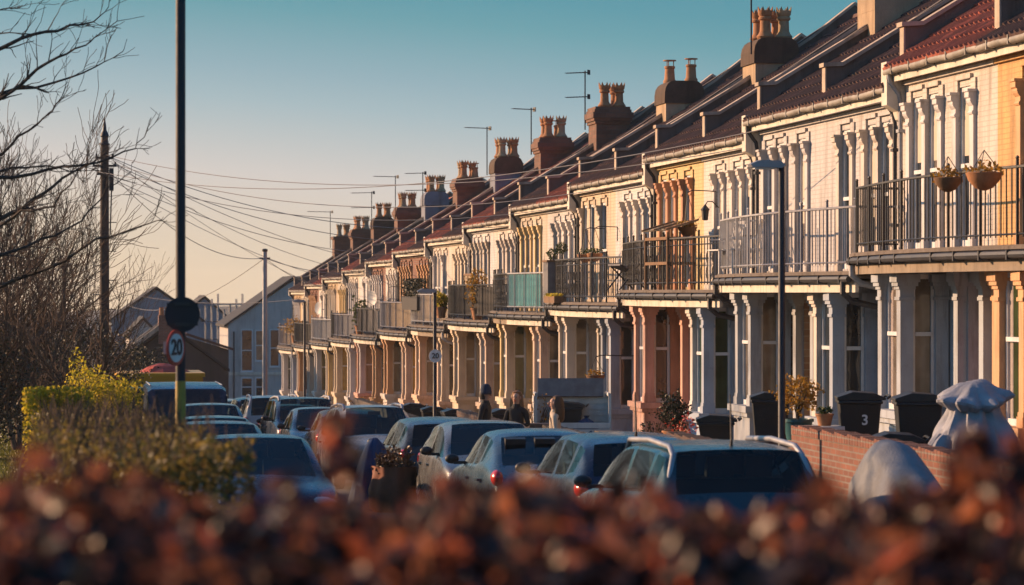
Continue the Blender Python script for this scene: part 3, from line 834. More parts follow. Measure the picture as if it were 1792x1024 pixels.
ROW = [  # kind, paint, photo column of the roof, faces us, label
 ('tourer', TEA, 1252, False, 'petrol blue estate car with roof rails and aerial, nearest above the hedge'),
 ('hatchback', NAV, 1085, False, 'dark blue hatchback parked in front of the roof-railed car'),
 ('saloon', LBL, 975, False, 'ice blue saloon with a red tail light beside the dark blue hatchback'),
 ('hatchback', SIL, 857, True, 'silver hatchback facing the hedge with its windscreen towards us'),
 ('hatchback', GRY, 768, False, 'dark grey hatchback parked just behind the front-facing silver hatchback'),
 ('estate', WHI, 668, True, 'white car facing us beside the blue tarpaulin and brown waste sack'),
 ('hatchback', GRY, 605, False, 'grey hatchback with red light seen left of the blue tarpaulin'),
 ('hatchback', SIL, 570, True, 'low silver hatchback squeezed between grey hatchback and tall dark car'),
 ('off_roader', NAV, 540, True, 'tall navy car facing us with light roof edge'),
 ('hatchback', SIL, 512, True, 'silver hatchback tucked behind the tall navy car'),
 ('off_roader', WHI, 484, False, 'white off-roader with bright red rear light midway down the row'),
 ('hatchback', RED, 462, False, 'red hatchback parked beyond the white off-roader'),
 ('estate', NAV, 443, False, 'navy estate with pink lit flank beyond the red hatchback'),
 ('hatchback', GRY, 427, True, 'small grey hatchback beyond the navy estate in the far row'),
 ('hatchback', WHI, 413, True, 'small white hatchback near the far end of the row'),
 ('hatchback', NAV, 400, True, 'dark blue hatchback second from the far end of the row'),
 ('hatchback', BLK, 389, True, 'black hatchback at the far end of the right hand row'),
]
yprev = None
for i, (kd, pm, px, fu, lb) in enumerate(ROW):
    Y = at(px, DR) + .9
    if yprev is not None: Y = max(Y, yprev + 4.5)
    yprev = Y
    car(kd, 'parked_car', lb, pm, DR + .12*math.sin(i*2.3), Y, fu, rails=(i in (0,5,8,10)), rz=.02*math.sin(i*1.7), aerial=(i in (0,1,9)))
# left hand row
car('saloon', 'parked_car', 'dark blue saloon facing us at the near end of the bushy hedge', NAV, 2.5, 35.2, True)
car('hatchback', 'parked_car', 'navy hatchback of which only the roof shows behind the dark blue saloon', NAV, 2.65, 45, True)
car('hatchback', 'parked_car', 'petrol blue hatchback roof peeping over the hedge top', TEA, 3.0, 52, True)
car('estate', 'parked_car', 'dark blue estate with its windscreen towards us in front of the dark van', BLU, 3.65, 65, True)
def van(x, Y):
    t = thing('parked_van', 'dark blue panel van with a pale roof edge parked by the hedge', 'van', (x, Y, zs(Y,-2.05)), 0)
    mb = MB(); w = .98
    prof = [(.2,-2.4),(.8,-2.42),(1.0,-2.2),(1.15,-1.6),(1.9,-.95),(1.98,-.6),(1.98,2.4),(.25,2.4)]
    n = len(prof)
    secs = []
    for x_, k in ((-w,.93),(-w*.9,1.0),(0,1.015),(w*.9,1.0),(w,.93)):
        secs.append([(x_, y, z if z < 1.2 else 1.2+(z-1.2)*k*(.97 if abs(x_)>.95 else 1)) for z, y in prof])
    b0 = 0
    for s_ in secs: mb.v += s_
    for i in range(len(secs)-1):
        for k in range(n):
            k2 = (k+1) % n
            mb.face((i*n+k, i*n+k2, (i+1)*n+k2, (i+1)*n+k))
    mb.face(range(n-1,-1,-1)); mb.face([4*n+k for k in range(n)])
    mb.build('body', NAV, t, smooth=35)
    MB().add([(-.86,-1.6,1.2),(.86,-1.6,1.2),(.8,-1.0,1.88),(-.8,-1.0,1.88),(-.86,-1.57,1.19),(.86,-1.57,1.19),(.8,-.97,1.87),(-.8,-.97,1.87)], [(0,1,2,3),(7,6,5,4),(0,4,5,1),(1,5,6,2),(2,6,7,3),(3,7,4,0)]).build('windscreen', M['car_glass'], t)
    for s in (-1,1):
        MB().box(s*.985-.01,-1.3,1.2,s*.985+.01,-.5,1.75).build('side_window', M['car_glass'], t)
        MB().ball((s*1.12,-1.35,1.3), .1,.07,.15).build('wing_mirror', M['trim_black'], t, smooth=60)
        MB().ball((s*.75,-2.36,.75), .16,.1,.12).build('headlight', M['lamp_clear'], t, smooth=60)
        MB().tube([(s*.9,-.6,1.99),(s*.9,2.3,1.99)], .02, 6).build('roof_gutter', M['steel'], t)
        for yy in (-1.5, 1.5):
            wo = bpy.data.objects.new('wheel', None); COL.objects.link(wo); wo.parent = t
            wo.location = (s*.9, yy, .33); wo.rotation_euler = (0, s*PI/2, 0)
            link('tyre', TYRE, M['tyre'], wo); link('rim', RIM, M['rim'], wo)
    return t
van(3.65, 76)
def lorry(x, Y):
    t = thing('skip_lorry', 'yellow skip lorry with a red heap showing above the parked van', 'lorry', (x, Y, zs(Y,-2.05)), 0)
    ym = M.setdefault('lorry_yellow', carpaint('lorry_yellow', (.55,.28,.02), 0, .45)); gm = M.setdefault('lorry_green', carpaint('lorry_green', (.03,.12,.07), 0, .45))
    mb = MB(); mb.prism_y([(-1.1,.9),(-1.25,2.2),(1.25,2.2),(1.1,.9)][::-1], 0, 3.6); mb.box(-1.32,-.05,2.2,1.32,3.65,2.32)
    for k in range(5): mb.box(-1.27,.3+k*.75,.9,-1.17,.4+k*.75,2.2); mb.box(1.17,.3+k*.75,.9,1.27,.4+k*.75,2.2)
    mb.build('skip', ym, t)
    MB().box(-1.1,-2.3,.5,1.1,-.3,1.95).build('cab', gm, t)
    MB().box(-1.0,-2.33,1.2,1.0,-2.28,1.85).build('windscreen', M['car_glass'], t)
    MB().box(-.9,-2.0,.35,.9,3.6,.88).build('chassis', M['trim_black'], t)
    q = MB(); rr = random.Random(3)
    q.lathe([(1.0,2.1),(.8,2.3),(.45,2.5),(.1,2.58)], (.1,1.6,0), 12, wob=lambda a,i: 1+.15*math.sin(3*a+i)); q.build('load', M.setdefault('load_red', paint('load_red', (.4,.05,.03), .7, .3, 3)), t)
    for s in (-1,1):
        for yy in (-1.4, 1.2, 2.4):
            wo = bpy.data.objects.new('wheel', None); COL.objects.link(wo); wo.parent = t
            wo.location = (s*.95, yy, .45); wo.rotation_euler = (0, s*PI/2, 0); wo.scale = (1.4,1.4,1.2)
            link('tyre', TYRE, M['tyre'], wo); link('rim', RIM, M['rim'], wo)
lorry(3.6, 90)
# ================================================================= poles, signs, wires
X_, Y_, Z_ = Vector((1,0,0)), Vector((0,1,0)), Vector((0,0,1))
def text_mesh(s, size, depth=.004):
    cu = bpy.data.curves.new('lettering', 'FONT'); cu.body = s; cu.size = size; cu.extrude = depth
    cu.align_x = 'CENTER'; cu.align_y = 'CENTER'; cu.offset = size*.018
    o = bpy.data.objects.new('lettering', cu); COL.objects.link(o)
    dg = bpy.context.evaluated_depsgraph_get()
    me = bpy.data.meshes.new_from_object(o.evaluated_get(dg)); bpy.data.objects.remove(o)
    return me
M['sign_white'] = paint('sign_white', (.7,.68,.64), .5, .12, 9, grime=.25, bumpk=0)
M['sign_red'] = paint('sign_red', (.55,.05,.03), .45, .12, 9, grime=.2, bumpk=0)
M['sign_grey'] = paint('sign_grey', (.2,.2,.2), .6, .2, 6, grime=.3, bumpk=0)
M['yellow_band'] = paint('yellow_band', (.36,.23,.03), .5, .3, 9, grime=.5)
def speed_sign(name, label, loc, rz, dia, post_r):
    t = thing(name, label, 'road sign', loc, rz, 'speed limit signs')
    r = dia/2
    def disc(rr, y0, y1, n=40):
        mb = MB(); vs = []
        for y in (y0, y1): vs += [(rr*math.cos(2*PI*k/n), y, rr*math.sin(2*PI*k/n)) for k in range(n)]
        mb.add(vs, [tuple(range(n)), tuple(range(2*n-1, n-1, -1))] + [((k+1)%n, k, n+k, n+(k+1)%n) for k in range(n)]); return mb
    # local -y is the face
    disc(r, -.012, .0).build('red_border', M['sign_red'], t)
    disc(r*.80, -.0155, -.0125).build('face', M['sign_white'], t)
    o = link('digits', text_mesh('20', dia*.62), M['black_iron'], t, (0,-.019,0)); o.rotation_euler = (PI/2,0,0)
    MB().box(-.02,.001,-.05,.02,post_r*2+.06,.05).build('bracket', M['steel'], t)
    return t
# tall black column close by
PX, PY = 1.17, at(316, 1.17)
zg = zs(PY, -1.95)
t = thing('lamp_column', 'tall black lamp column with a yellow band low down, crossing the whole sky', 'lamp post', (PX, PY, zg))
MB().lathe([(.075,0),(.075,1.0),(.07,1.03),(.0415,1.06),(.0415,6.1),(.03,6.2)], sides=20).build('post', M['pole_dark'], t, smooth=40)
MB().lathe([(.0425,1.2),(.0437,1.21),(.0437,1.95),(.0425,1.96)], sides=20).build('hazard_band', M['yellow_band'], t, smooth=40)
MB().tube([(0,0,6.15),(.1,0,6.4),(.5,0,6.5),(.9,0,6.5)], .03, 8).build('arm', M['pole_dark'], t, smooth=40)
MB().ball((1.15,0,6.5), .32,.14,.08).build('lantern', M['pole_dark'], t, smooth=60)
sz = ray(318, 550, PY*CT+PX*ST).z
t = thing('road_sign', 'round black back of a sign strapped to the tall black column', 'road sign', (PX+.01, PY-.085, sz), 0, 'speed limit signs')
mb = MB(); n = 40
for y in (-.012, 0): mb.v += [(.148*math.cos(2*PI*k/n), y, .148*math.sin(2*PI*k/n)) for k in range(n)]
mb.face(range(n)); mb.face(range(2*n-1, n-1, -1))
for k in range(n): mb.face(((k+1)%n, k, n+k, n+(k+1)%n))
mb.build('disc', M['pole_dark'], t)
for zz in (.075,-.095): MB().box(-.13,-.022,zz,.13,-.0125,zz+.02).build('channel', M['trim_black'], t)
for zz in (.07,-.10): MB().box(-.06,-.03,zz,.06,.14,zz+.03).build('strap', M['black_iron'], t)
a = ray(306, 609, PY*CT+PX*ST-.17)
speed_sign('speed_limit_sign', 'red ringed 20 sign turned aside on the tall black column', (a.x, a.y, a.z), R(58), .30, .02)

def lamp(px, D, ytop, label, sign=None, h0=-1.93, arm=1):
    Y = at(px, D); Zd = Y*CT + D*ST
    top = ray(px, ytop, Zd).z; z0 = zs(Y, h0); H = top - z0
    t = thing('street_lamp', label, 'lamp post', (D, Y, z0), 0, 'slim street lamps on the pavement')
    MB().lathe([(.07,0),(.07,.9),(.065,.94),(.046,.97),(.04,H-.03),(.03,H)], sides=14).build('post', M['pole_dark'], t, smooth=40)
    MB().tube([(0,0,H-.03),(-.06,-.05,H),(-.16,-.08,H)], .028, 8).build('arm', M['pole_dark'], t, smooth=40)
    mb = MB(); mb.prism_y([(-.42,H-.015),(-.40,H-.05),(-.02,H-.06),(.02,H-.02),(-.05,H+.03),(-.3,H+.035)], -.13, .06)
    mb.build('lantern', M['steel'], t)
    MB().box(-.36,-.09,H-.075,-.1,.03,H-.052).build('lens', M['lamp_clear'], t)
    return Y, z0, Zd
lamp(1368, 9.0, 286, 'slim dark street lamp in front of the grey railing balcony')
Yl, _, Zl = lamp(761, 9.0, 508, 'slim street lamp carrying a small grey 20 disc')
lamp(533, 9.0, 526, 'slim street lamp near the far end of the terrace')
b = ray(761, 623, Zl)
t = thing('speed_limit_sign', 'small grey 20 disc on the slim street lamp mid terrace', 'road sign', (9.0, Yl-.075, b.z), 0, 'speed limit signs')
mb = MB(); n = 32
for y in (-.012, 0): mb.v += [(.15*math.cos(2*PI*k/n), y, .15*math.sin(2*PI*k/n)) for k in range(n)]
mb.face(range(n)); mb.face(range(2*n-1, n-1, -1))
for k in range(n): mb.face(((k+1)%n, k, n+k, n+(k+1)%n))
mb.build('face', M['sign_white'], t)
o = link('digits', text_mesh('20', .17), M['black_iron'], t, (0,-.018,0)); o.rotation_euler = (PI/2,0,0)
MB().box(-.02,.001,-.04,.02,.09,.04).build('bracket', M['steel'], t)

# telegraph pole
TX, TY = 1.85, at(183, 1.85); TZ = TY*CT+TX*ST
top = ray(183, 207, TZ).z; z0 = zs(TY, -1.95); H = top-z0
t = thing('telegraph_pole', 'wooden telegraph pole with pointed finial among the bare trees', 'pole', (TX, TY, z0), 0, 'utility poles')
MB().lathe([(.15,0),(.145,2),(.12,H-1.0),(.11,H-.75)], sides=14).build('post', M['pole_wood'], t, smooth=40)
MB().lathe([(.15,H-.78),(.15,H-.74),(.11,H-.72),(.1,H-.55),(.13,H-.52),(.11,H-.45),(.06,H-.35),(.045,H-.2),(.015,H-.02),(.003,H)], sides=12).build('finial', M['pole_dark'], t, smooth=40)
mb = MB()
for dz, w in ((1.15,.26),(1.38,.34),(1.62,.22)): mb.box(-w,-.03,H-dz-.03,w,.03,H-dz+.03); mb.tube([(w-.03,0,H-dz),(w-.03,0,H-dz+.12)], .03, 6); mb.tube([(-w+.03,0,H-dz),(-w+.03,0,H-dz+.12)], .03, 6)
mb.build('crossarm', M['pole_dark'], t)
MB().box(.13,-.09,H-2.1,.26,.09,H-1.45).tube([(.2,0,H-2.1),(.16,0,H-3.4)], .02, 5).build('junction_box', M['pole_dark'], t)
for k in range(10):
    zz = H-2.6-k*.42; sx = 1 if k % 2 else -1
    MB().tube([(sx*.1,0,zz),(sx*.34,0,zz)], .014, 5).build('step_iron', M['pole_dark'], t)
def pole(px, D, ytop, r, label, mat, h0=-1.95):
    Y = at(px, D); Zd = Y*CT+D*ST; top = ray(px, ytop, Zd).z; z0 = zs(Y, h0); H = top-z0
    t = thing('telegraph_pole', label, 'pole', (D, Y, z0), 0, 'utility poles')
    MB().lathe([(r*1.25,0),(r*1.2,1.5),(r,H-.1),(r*.9,H)], sides=12).build('post', mat, t, smooth=40)
    MB().lathe([(r*1.3,H-.05),(r*1.3,H+.03),(r*.5,H+.06)], sides=10).build('cap', M['pole_dark'], t)
    MB().box(-r*2.4,-.03,H-.35,r*2.4,.03,H-.28).build('crossarm', M['pole_dark'], t)
    return Vector((D, Y, z0+H-.3))
P2 = pole(463.5, 8.6, 438, .085, 'pale slender pole in front of the far gable house', M['steel'])
P3 = pole(112, 1.2, 456, .1, 'short dark post half hidden in the twiggy trees', M['pole_dark'])
TOP = Vector((TX, TY, z0+H-1.3))
def wire(a, b, sag, label, r=.008):
    a, b = Vector(a), Vector(b); n = 24
    pts = []
    for i in range(n+1):
        s = i/n; p = a.lerp(b, s); p.z -= sag*4*s*(1-s); pts.append(p)
    o = MB().tube(pts, r, 4, caps=False).build('telephone_wire', M['wire'], smooth=60)
    tag(o, label, 'wire', 'telephone wires fanning from the pole')
def eave_pt(k, dz=5.8): return (FACE-.25, Yk(k), pair_z(math.floor((k+1)/2)) + dz)
for i, (k, sg) in enumerate(((1,.9),(3,.8),(5,.9),(7,.8),(9,.8),(11,.7),(13,.7),(15,.5),(17,.5),(19,.4),(21,.35))):
    wire((TOP.x+.2*(i%3-1), TOP.y, TOP.z + .25*((i*5)%3-1)), eave_pt(k), sg, f'wire from the pointed pole to the eaves {ORD[k] if k<20 else "fifth from last"} from the right'.replace('from last from the right','from last'), .009 if k < 8 else .010)
wire((TOP.x+.1, TOP.y, TOP.z-.2), P2, .8, 'wire from the pointed pole down to the pale slender pole', .013)
for k in (16, 20): wire(P2, eave_pt(k, 5.6), .3, f'short wire from the pale slender pole to the {"seventeenth" if k==16 else "sixth last"} house', .013)
wire(P2, ray(225, 535, 215), 1.0, 'wire leaving the pale slender pole towards the hidden gable roofs', .016)
wire(ray(-40,420,175), eave_pt(23, 5.6), 1.5, 'low wire running from the trees to the far end of the terrace', .014)

# TV aerials on the chimneys
def aerial(j, label, hgt, arm, yag=True, py=-.5, base=8.3):
    p = j//2; Y = Yk(j)+py; z = pair_z(p)+base
    t = thing('tv_aerial', label, 'aerial', (FACE+2.0, Y, z), 0, 'aerials on the chimneys')
    MB().tube([(0,0,0),(0,0,hgt)], .02, 6).build('mast', M['pole_dark'], t)
    mb = MB(); d = Vector((-.9,-.42,.0)) if yag else Vector((-.8,.6,0)); d.normalize()
    s = d.cross(Z_)
    for zz in ((hgt-.05,) if yag else (hgt-.05, hgt-.75)):
        a = Vector((0,0,zz)); mb.tube([a-d*.15, a+d*arm], .016, 5)
        for k in range(7):
            c = a + d*(arm*(k/6)); mb.tube([c-s*(.16-.01*k), c+s*(.16-.01*k)], .009, 4)
        mb.obox(a-d*.12, d, s, Z_, .01, .08, .07)
    mb.build('antenna', M['pole_dark'], t)
aerial(5, 'slanting aerial mast rising out of the top edge beside the biggest chimney', 3.2, .8, py=-.62)
aerial(9, 'two tier aerial beside the brick chimney with two buff crown pots', 1.7, .6, False, py=.62)
aerial(11, 'aerial with a long arm left of the round shouldered brown chimney', 1.5, .7, py=.62)
aerial(13, 'aerial with a long straight arm above the blue rendered chimney with dark hood', 1.7, .9, py=.62)
aerial(17, 'bushy aerial leaning right of the pale blue rounded chimney', 1.4, .8, False, py=-.66)
aerial(19, 'tall mast aerial with a long single arm', 1.9, 1.1, py=-.64)
aerial(21, 'double aerial on a tall mast near the far chimneys', 1.8, 1.1, False, py=-.64)
aerial(25, 'aerial beside the square far end chimney stack', 2.0, 1.4, py=.64)

# ================================================================= front gardens
def low_wall(Ya, Yb, h_top, mat, label, D=9.42, pier=True):
    zb = zs((Ya+Yb)/2, 0)
    t = thing('garden_wall', label, 'wall', (D, Ya, zb), 0, 'garden walls along the pavement')
    mb = MB(); L0 = Yb-Ya
    mb.add([(0,0,-2.3-(-SLOPE)*0),(.22,0,-2.3),(.22,L0,-2.3-SLOPE*L0),(0,L0,-2.3-SLOPE*L0),(0,0,h_top),(.22,0,h_top),(.22,L0,h_top),(0,L0,h_top)], [(0,3,2,1),(4,5,6,7),(0,1,5,4),(1,2,6,5),(2,3,7,6),(3,0,4,7)])
    mb.build('brickwork', mat, t)
    c = MB(); n = int(L0/.115); hh = h_top+.004
    for i in range(n):
        dz = .006*((i*31) % 5)
        c.box(-.02, i*.115+.006, hh, .24, (i+1)*.115-.006, hh+.1+dz)
    c.build('coping', mat, t)
    if pier:
        q = MB()
        q.box(-.06,-.36,-2.3,.30,-.004,h_top+.2); q.box(-.1,-.4,h_top+.2,.34,.03,h_top+.28); q.build('pier', mat, t)
low_wall(at(1900, 9.42), at(1385, 9.42), -.86, M['brick_red'], 'red brick garden wall with soldier coping below the bin numbered 3', pier=False)
low_wall(at(1365,9.42)+1.2, at(1160,9.42)-.3, -1.0, M['brick_dark'], 'dark brick garden wall below the dark red flowered shrub', pier=True)
low_wall(at(1050,9.42), at(950,9.42), -1.05, M['render'], 'rendered garden wall in front of the slatted bin store')
low_wall(at(930,9.42), at(800,9.42), -.95, M['brick_dark'], 'dark brick garden wall behind the two chatting adults')
low_wall(at(790,9.42), at(620,9.42), -.95, M['render'], 'rendered garden wall running behind the far parked cars')

def wheelie(D, px, ytop, label, num=None, mat=None, small=False, lean=0):
    Y = at(px, D); Zd = Y*CT+D*ST; z1 = ray(px, ytop, Zd).z; Hh = 1.07 if not small else .6; z = z1-Hh
    t = thing('wheelie_bin', label, 'bin', (D, Y, z), R(-12+lean), 'wheelie bins in the front gardens')
    mb = MB(); w0, d0, w1, d1 = .21, .24, .28, .34; hb = Hh-.11
    mb.add([(-w0,-d0,.08),(w0,-d0,.08),(w0,d0,.08),(-w0,d0,.08),(-w1,-d1,hb),(w1,-d1,hb),(w1,d1,hb),(-w1,d1,hb)], [(0,3,2,1),(0,1,5,4),(1,2,6,5),(2,3,7,6),(3,0,4,7),(4,5,6,7)])
    mb.box(-.3,-.36,hb-.04,.3,.36,hb+.005)
    b = mb.build('bin_body', mat or M['bin'], t); md = b.modifiers.new('b','BEVEL'); md.width = .015; md.segments = 2
    l = MB(); l.prism_y([(-.31,hb+.01),(.34,hb+.01),(.34,hb+.04),(.2,hb+.10),(-.1,hb+.12),(-.31,hb+.05)], -.35, .35)
    l.tube([(.36,-.3,hb+.03),(.4,-.28,hb+.06),(.4,.28,hb+.06),(.36,.3,hb+.03)], .018, 6)
    o = l.build('lid', mat or M['bin'], t); md = o.modifiers.new('b','BEVEL'); md.width = .012; md.segments = 2
    for s in (-1,1): MB().tube([(.2,s*.2,.1),(.2,s*.26,.1)], .1, 14).build('wheel', M['tyre'], t)
    if num:
        o = link('number', text_mesh(num, .19), M['sign_white'], t, (.06,-.324,.70)); o.rotation_euler = (PI/2-.10,0,0)
    return t
wheelie(10.9, 1503, 686, 'black wheelie bin with a white number 3 on its side', '3')
wheelie(10.9, 1606, 688, 'black wheelie bin between the number 3 bin and covered barbecue')
wheelie(11.0, 1348, 687, 'black wheelie bin half hidden behind the near slim street lamp')
wheelie(10.6, 1252, 726, 'squat black bin left of the pale column pedestal', small=True)
wheelie(10.3, 1566, 758, 'small black food caddy beside the wheelie bin', small=True)
wheelie(10.45, 994, 704, 'black wheelie bin standing inside the slatted bin store')
for px, yt, lb in ((880,716,'dark bin between the two chatting adults'),(795,716,'dark bin behind the roof of the silver hatchback'),(757,712,'dark bin with a pale lid under the small 20 disc'),(723,706,'dark bin below the bays tinted peach for sunlight'),(690,712,'dark low bin by the green window'),(655,710,'dark bin seen over the far car roofs'),(541,694,'tiny dark bin at the foot of the far street lamp')):
    wheelie(10.3, px, yt, lb, lean=px % 17)

# slatted bin store with its lid up
Yb = at(1000, 10.5); zb = zs(Yb, -1.3)
t = thing('bin_store', 'white slatted bin store with its grey lid propped up', 'bin store', (10.5, Yb, zb), R(-8))
mb = MB()
for k in range(7):
    if k < 3: mb.box(-.75,-.52,.1+k*.13,.75,-.50,.21+k*.13)
    mb.box(-.77,-.52,.1+k*.13,-.755,.45,.21+k*.13); mb.box(.755,-.52,.1+k*.13,.77,.45,.21+k*.13)
mb.build('slats', M['white_wood'], t)
mb = MB()
for x in (-.75,.72):
    for y in (-.5,.42): mb.box(x,y,0,x+.05,y+.05,1.05)
mb.box(-.76,.44,.1,.76,.46,1.05)
for x in (-.75,.71): mb.box(x,-.5,1.0,x+.04,.46,1.06)
mb.box(-.75,-.5,.42,.77,-.46,.47)
for k in range(8): mb.box(-.74,.425,.1+k*.12,.74,.438,.2+k*.12)
mb.build('frame', M['white_wood'], t)
MB().obox((0,.42,1.14), X_, Vector((0,.45,.89)).normalized(), Vector((0,-.89,.45)).normalized(), .66, .2, .02).build('lid', M['panel_grey'], t)
bag = M.setdefault('blue_bag', paint('blue_bag', (.008,.04,.11), .85, .3, 5, grime=0, bumpk=.5))
def sack(x, Y, z, r, label, mat, hh=.9):
    mb = MB(); s = random.Random(int(x*100+Y))
    a1, a2 = s.random()*6, s.random()*6
    mb.lathe([(r*.8,0),(r*1.05,.12),(r*1.0,.35*hh),(r*.8,.6*hh),(r*.45,.82*hh),(r*.12,.92*hh),(r*.2,hh)], sides=18, wob=lambda a,i: 1+.08*math.sin(3*a+a1+i)+.06*math.sin(7*a+a2-i))
    o = mb.build('rubbish_sack', mat, smooth=60, loc=(x,Y,z)); tag(o, label, 'sack', 'rubbish sacks'); return o
sack(10.75, Yb-.28, zb+.05, .3, 'blue sack stuffed in the open bin store', bag, .55)

# covered kettle barbecue
Yq = at(1704, 10.6); zq = zs(Yq, -1.2)
cov = paint('cover_silver', (.26,.265,.3), .62, .3, 3, metal=.0, grime=.2, bumpk=.35)
t = thing('covered_barbecue', 'kettle barbecue under a crumpled silver cover behind the brick wall', 'barbecue', (10.6, Yq, zq))
def cloth(prof, n, amp, flat, seed, tilt):
    mb = MB(); s_ = random.Random(seed); ph = [s_.random()*6 for _ in range(6)]
    def wob(a, i):
        k = flat(i)
        ridge = abs(math.sin(3.5*a+ph[0])) + .6*abs(math.sin(6*a+ph[1]+.25*i)) + .3*math.sin(13*a+ph[2]-.3*i)
        return 1 + amp*k*(ridge-.9)
    mb.lathe(prof, sides=n, wob=wob)
    mb.v = [(x, y, z + tilt*y + .018*math.sin(14*x+ph[3])*math.sin(11*y+ph[4]) + .03*math.sin(5*x+4*y)) for x, y, z in mb.v]
    return mb
N_ = 18
pr = []
for i in range(N_+1):
    k = i/N_; pr.append((.64-.36*k**.75 - .03*math.sin(k*9), .96*k))
cloth(pr, 90, .42, lambda i: (1-i/(N_+4))**.8, 4, 0).build('skirt', cov, t, smooth=22)
cloth([(.2,.90),(.30,.89),(.345,.92),(.39,.955),(.40,.985),(.35,1.03),(.29,1.055),(.25,1.08),(.19,1.13),(.12,1.155),(.02,1.165)], 90, .2, lambda i: 1 if 0 < i < 8 else .5, 9, .12).build('hood', cov, t, smooth=22)
mb = MB()
for a in (.5, 2.6, 4.7): mb.tube([(.12*math.cos(a),.12*math.sin(a),.8),(.3*math.cos(a),.3*math.sin(a),.0)], .015, 6)
mb.build('leg', M['steel'], t)
# covered motorbike on the pavement
Ym = at(1580, 8.6); zm = zs(Ym, -1.95)
cv2 = paint('cover_grey', (.17,.18,.2), .7, .3, 3, grime=.5, bumpk=.5)
t = thing('covered_motorbike', 'motorbike under a grey fitted cover on the near pavement', 'motorbike', (8.6, Ym, zm), R(8))
prof = [(-.95,.25),(-.92,.7),(-.6,.95),(-.2,1.1),(.15,1.3),(.4,1.32),(.62,1.05),(.85,.75),(.95,.3)]
mb = MB(); cs = 18
for i, (y, zt) in enumerate(prof):
    wv = .36 if 2 < i < 7 else .24
    for k in range(cs+1):
        a = PI*k/cs
        mb.v.append((wv*math.cos(a)*(1+.10*abs(math.sin(4*a+i*.7))+.05*math.sin(11*a-i)), y, .1+(zt-.1)*max(0,math.sin(a))**.5))
for i in range(len(prof)-1):
    for k in range(cs): mb.face((i*(cs+1)+k, i*(cs+1)+k+1, (i+1)*(cs+1)+k+1, (i+1)*(cs+1)+k))
mb.build('cover', cv2, t, smooth=50)
for y in (-.7,.7): MB().tube([(-.05,y,.3),(.05,y,.3)], .3, 20).build('wheel', M['tyre'], t)

# ================================================================= plants, pots, baskets
def leaves(n, size, fn, name, mat, parent=None, fold=.3, loc=None, up=0.0, asp=.55):
    """n folded leaf quads at points fn(n)->Nx3"""
    P = fn(n); n = len(P)
    d = nrg.normal(size=(n,3)); d[:,2] += up; d /= np.linalg.norm(d,axis=1)[:,None]
    e = nrg.normal(size=(n,3)); s = np.cross(d, e); s /= np.linalg.norm(s,axis=1)[:,None]
    nn = np.cross(d, s)
    L_ = size*(.6+.8*nrg.random(n))[:,None]; w = L_*asp*.5
    a = P - d*L_*.5; b = P + d*L_*.5
    l = P + s*w + nn*L_*fold*.4; r = P - s*w + nn*L_*fold*.4
    V = np.stack([a,l,b,r],1).reshape(-1,3)
    base = np.arange(n)[:,None]*4
    T = np.concatenate([base+np.array([[0,2,1]]), base+np.array([[0,3,2]])],1).reshape(-1)
    me = bpy.data.meshes.new(name)
    me.vertices.add(len(V)); me.vertices.foreach_set('co', V.reshape(-1))
    me.loops.add(len(T)); me.loops.foreach_set('vertex_index', T.astype(np.int32))
    me.polygons.add(len(T)//3); me.polygons.foreach_set('loop_start', np.arange(0,len(T),3,dtype=np.int32)); me.polygons.foreach_set('loop_total', np.full(len(T)//3,3,dtype=np.int32))
    me.update(); me.validate()
    return link(name, me, mat, parent, loc)
def blob(c, r, lump=.35, hollow=.4):
    c = np.array(c); r = np.array(r)
    ph = nrg.random(6)*6
    def fn(n):
        d = nrg.normal(size=(n,3)); d /= np.linalg.norm(d,axis=1)[:,None]
        k = 1 + lump*np.sin(3*d[:,0]*2+ph[0])*np.sin(4*d[:,1]+ph[1]) + lump*.6*np.sin(7*d[:,2]+ph[2]+3*d[:,0])
        rad = (hollow + (1-hollow)*nrg.random(n)**.5)*k
        return c + d*r*rad[:,None]
    return fn
def twigs(mb, base, n, spread, h, r, seed, up=1.0):
    s = random.Random(seed)
    for i in range(n):
        a = s.random()*2*PI; q = spread*(.3+.7*s.random())
        hh = h*(.6+.4*s.random())
        p0 = Vector(base); p2 = p0 + Vector((q*math.cos(a), q*math.sin(a), hh)); p1 = p0.lerp(p2,.5) + Vector((s.uniform(-.1,.1)*spread, s.uniform(-.1,.1)*spread, .1*h))
        mb.tube([p0,p1,p2], [r, r*.7, r*.3], 4, caps=False)
def pot_plant(D, px, ybot, pot_r, pot_h, pot_mat, name, label, crown, leafm, n, ls, stem=.0, cat='pot plant', zfix=None, up=0, group='pot plants'):
    Y = at(px, D); z = ray(px, ybot, Y*CT+D*ST).z if zfix is None else zfix
    t = thing(name, label, cat, (D, Y, z), 0, group)
    MB().lathe([(pot_r*.7,0),(pot_r*.95,pot_h*.85),(pot_r*1.05,pot_h*.86),(pot_r*1.05,pot_h),(pot_r*.9,pot_h),(pot_r*.88,pot_h*.93)], sides=18).build('pot', pot_mat, t, smooth=40)
    mb = MB(); twigs(mb, (0,0,pot_h*.9), 7, crown[0]*.8, stem+crown[2]*1.4, .012, int(px)); mb.build('stems', M['bark'], t)
    leaves(n, ls, blob((0,0,pot_h+stem+crown[2]*.9), crown), 'foliage', leafm, t, up=up)
    return t
pot_plant(10.6, 1396, 770, .22, .3, M.setdefault('pot_teal', paint('pot_teal', (.02,.1,.11), .4, .2, 5, grime=.2)), 'potted_shrub', 'orange leaved shrub in a dark teal pot by the slim lamp', (.33,.33,.26), M['leaf_orange'], 900, .06, stem=.12)
pot_plant(10.4, 1443, 745, .12, .16, M['pot_clay'], 'potted_herb', 'small terracotta pot of grassy leaves on a white plinth', (.1,.1,.05), M['leaf_green'], 150, .05)
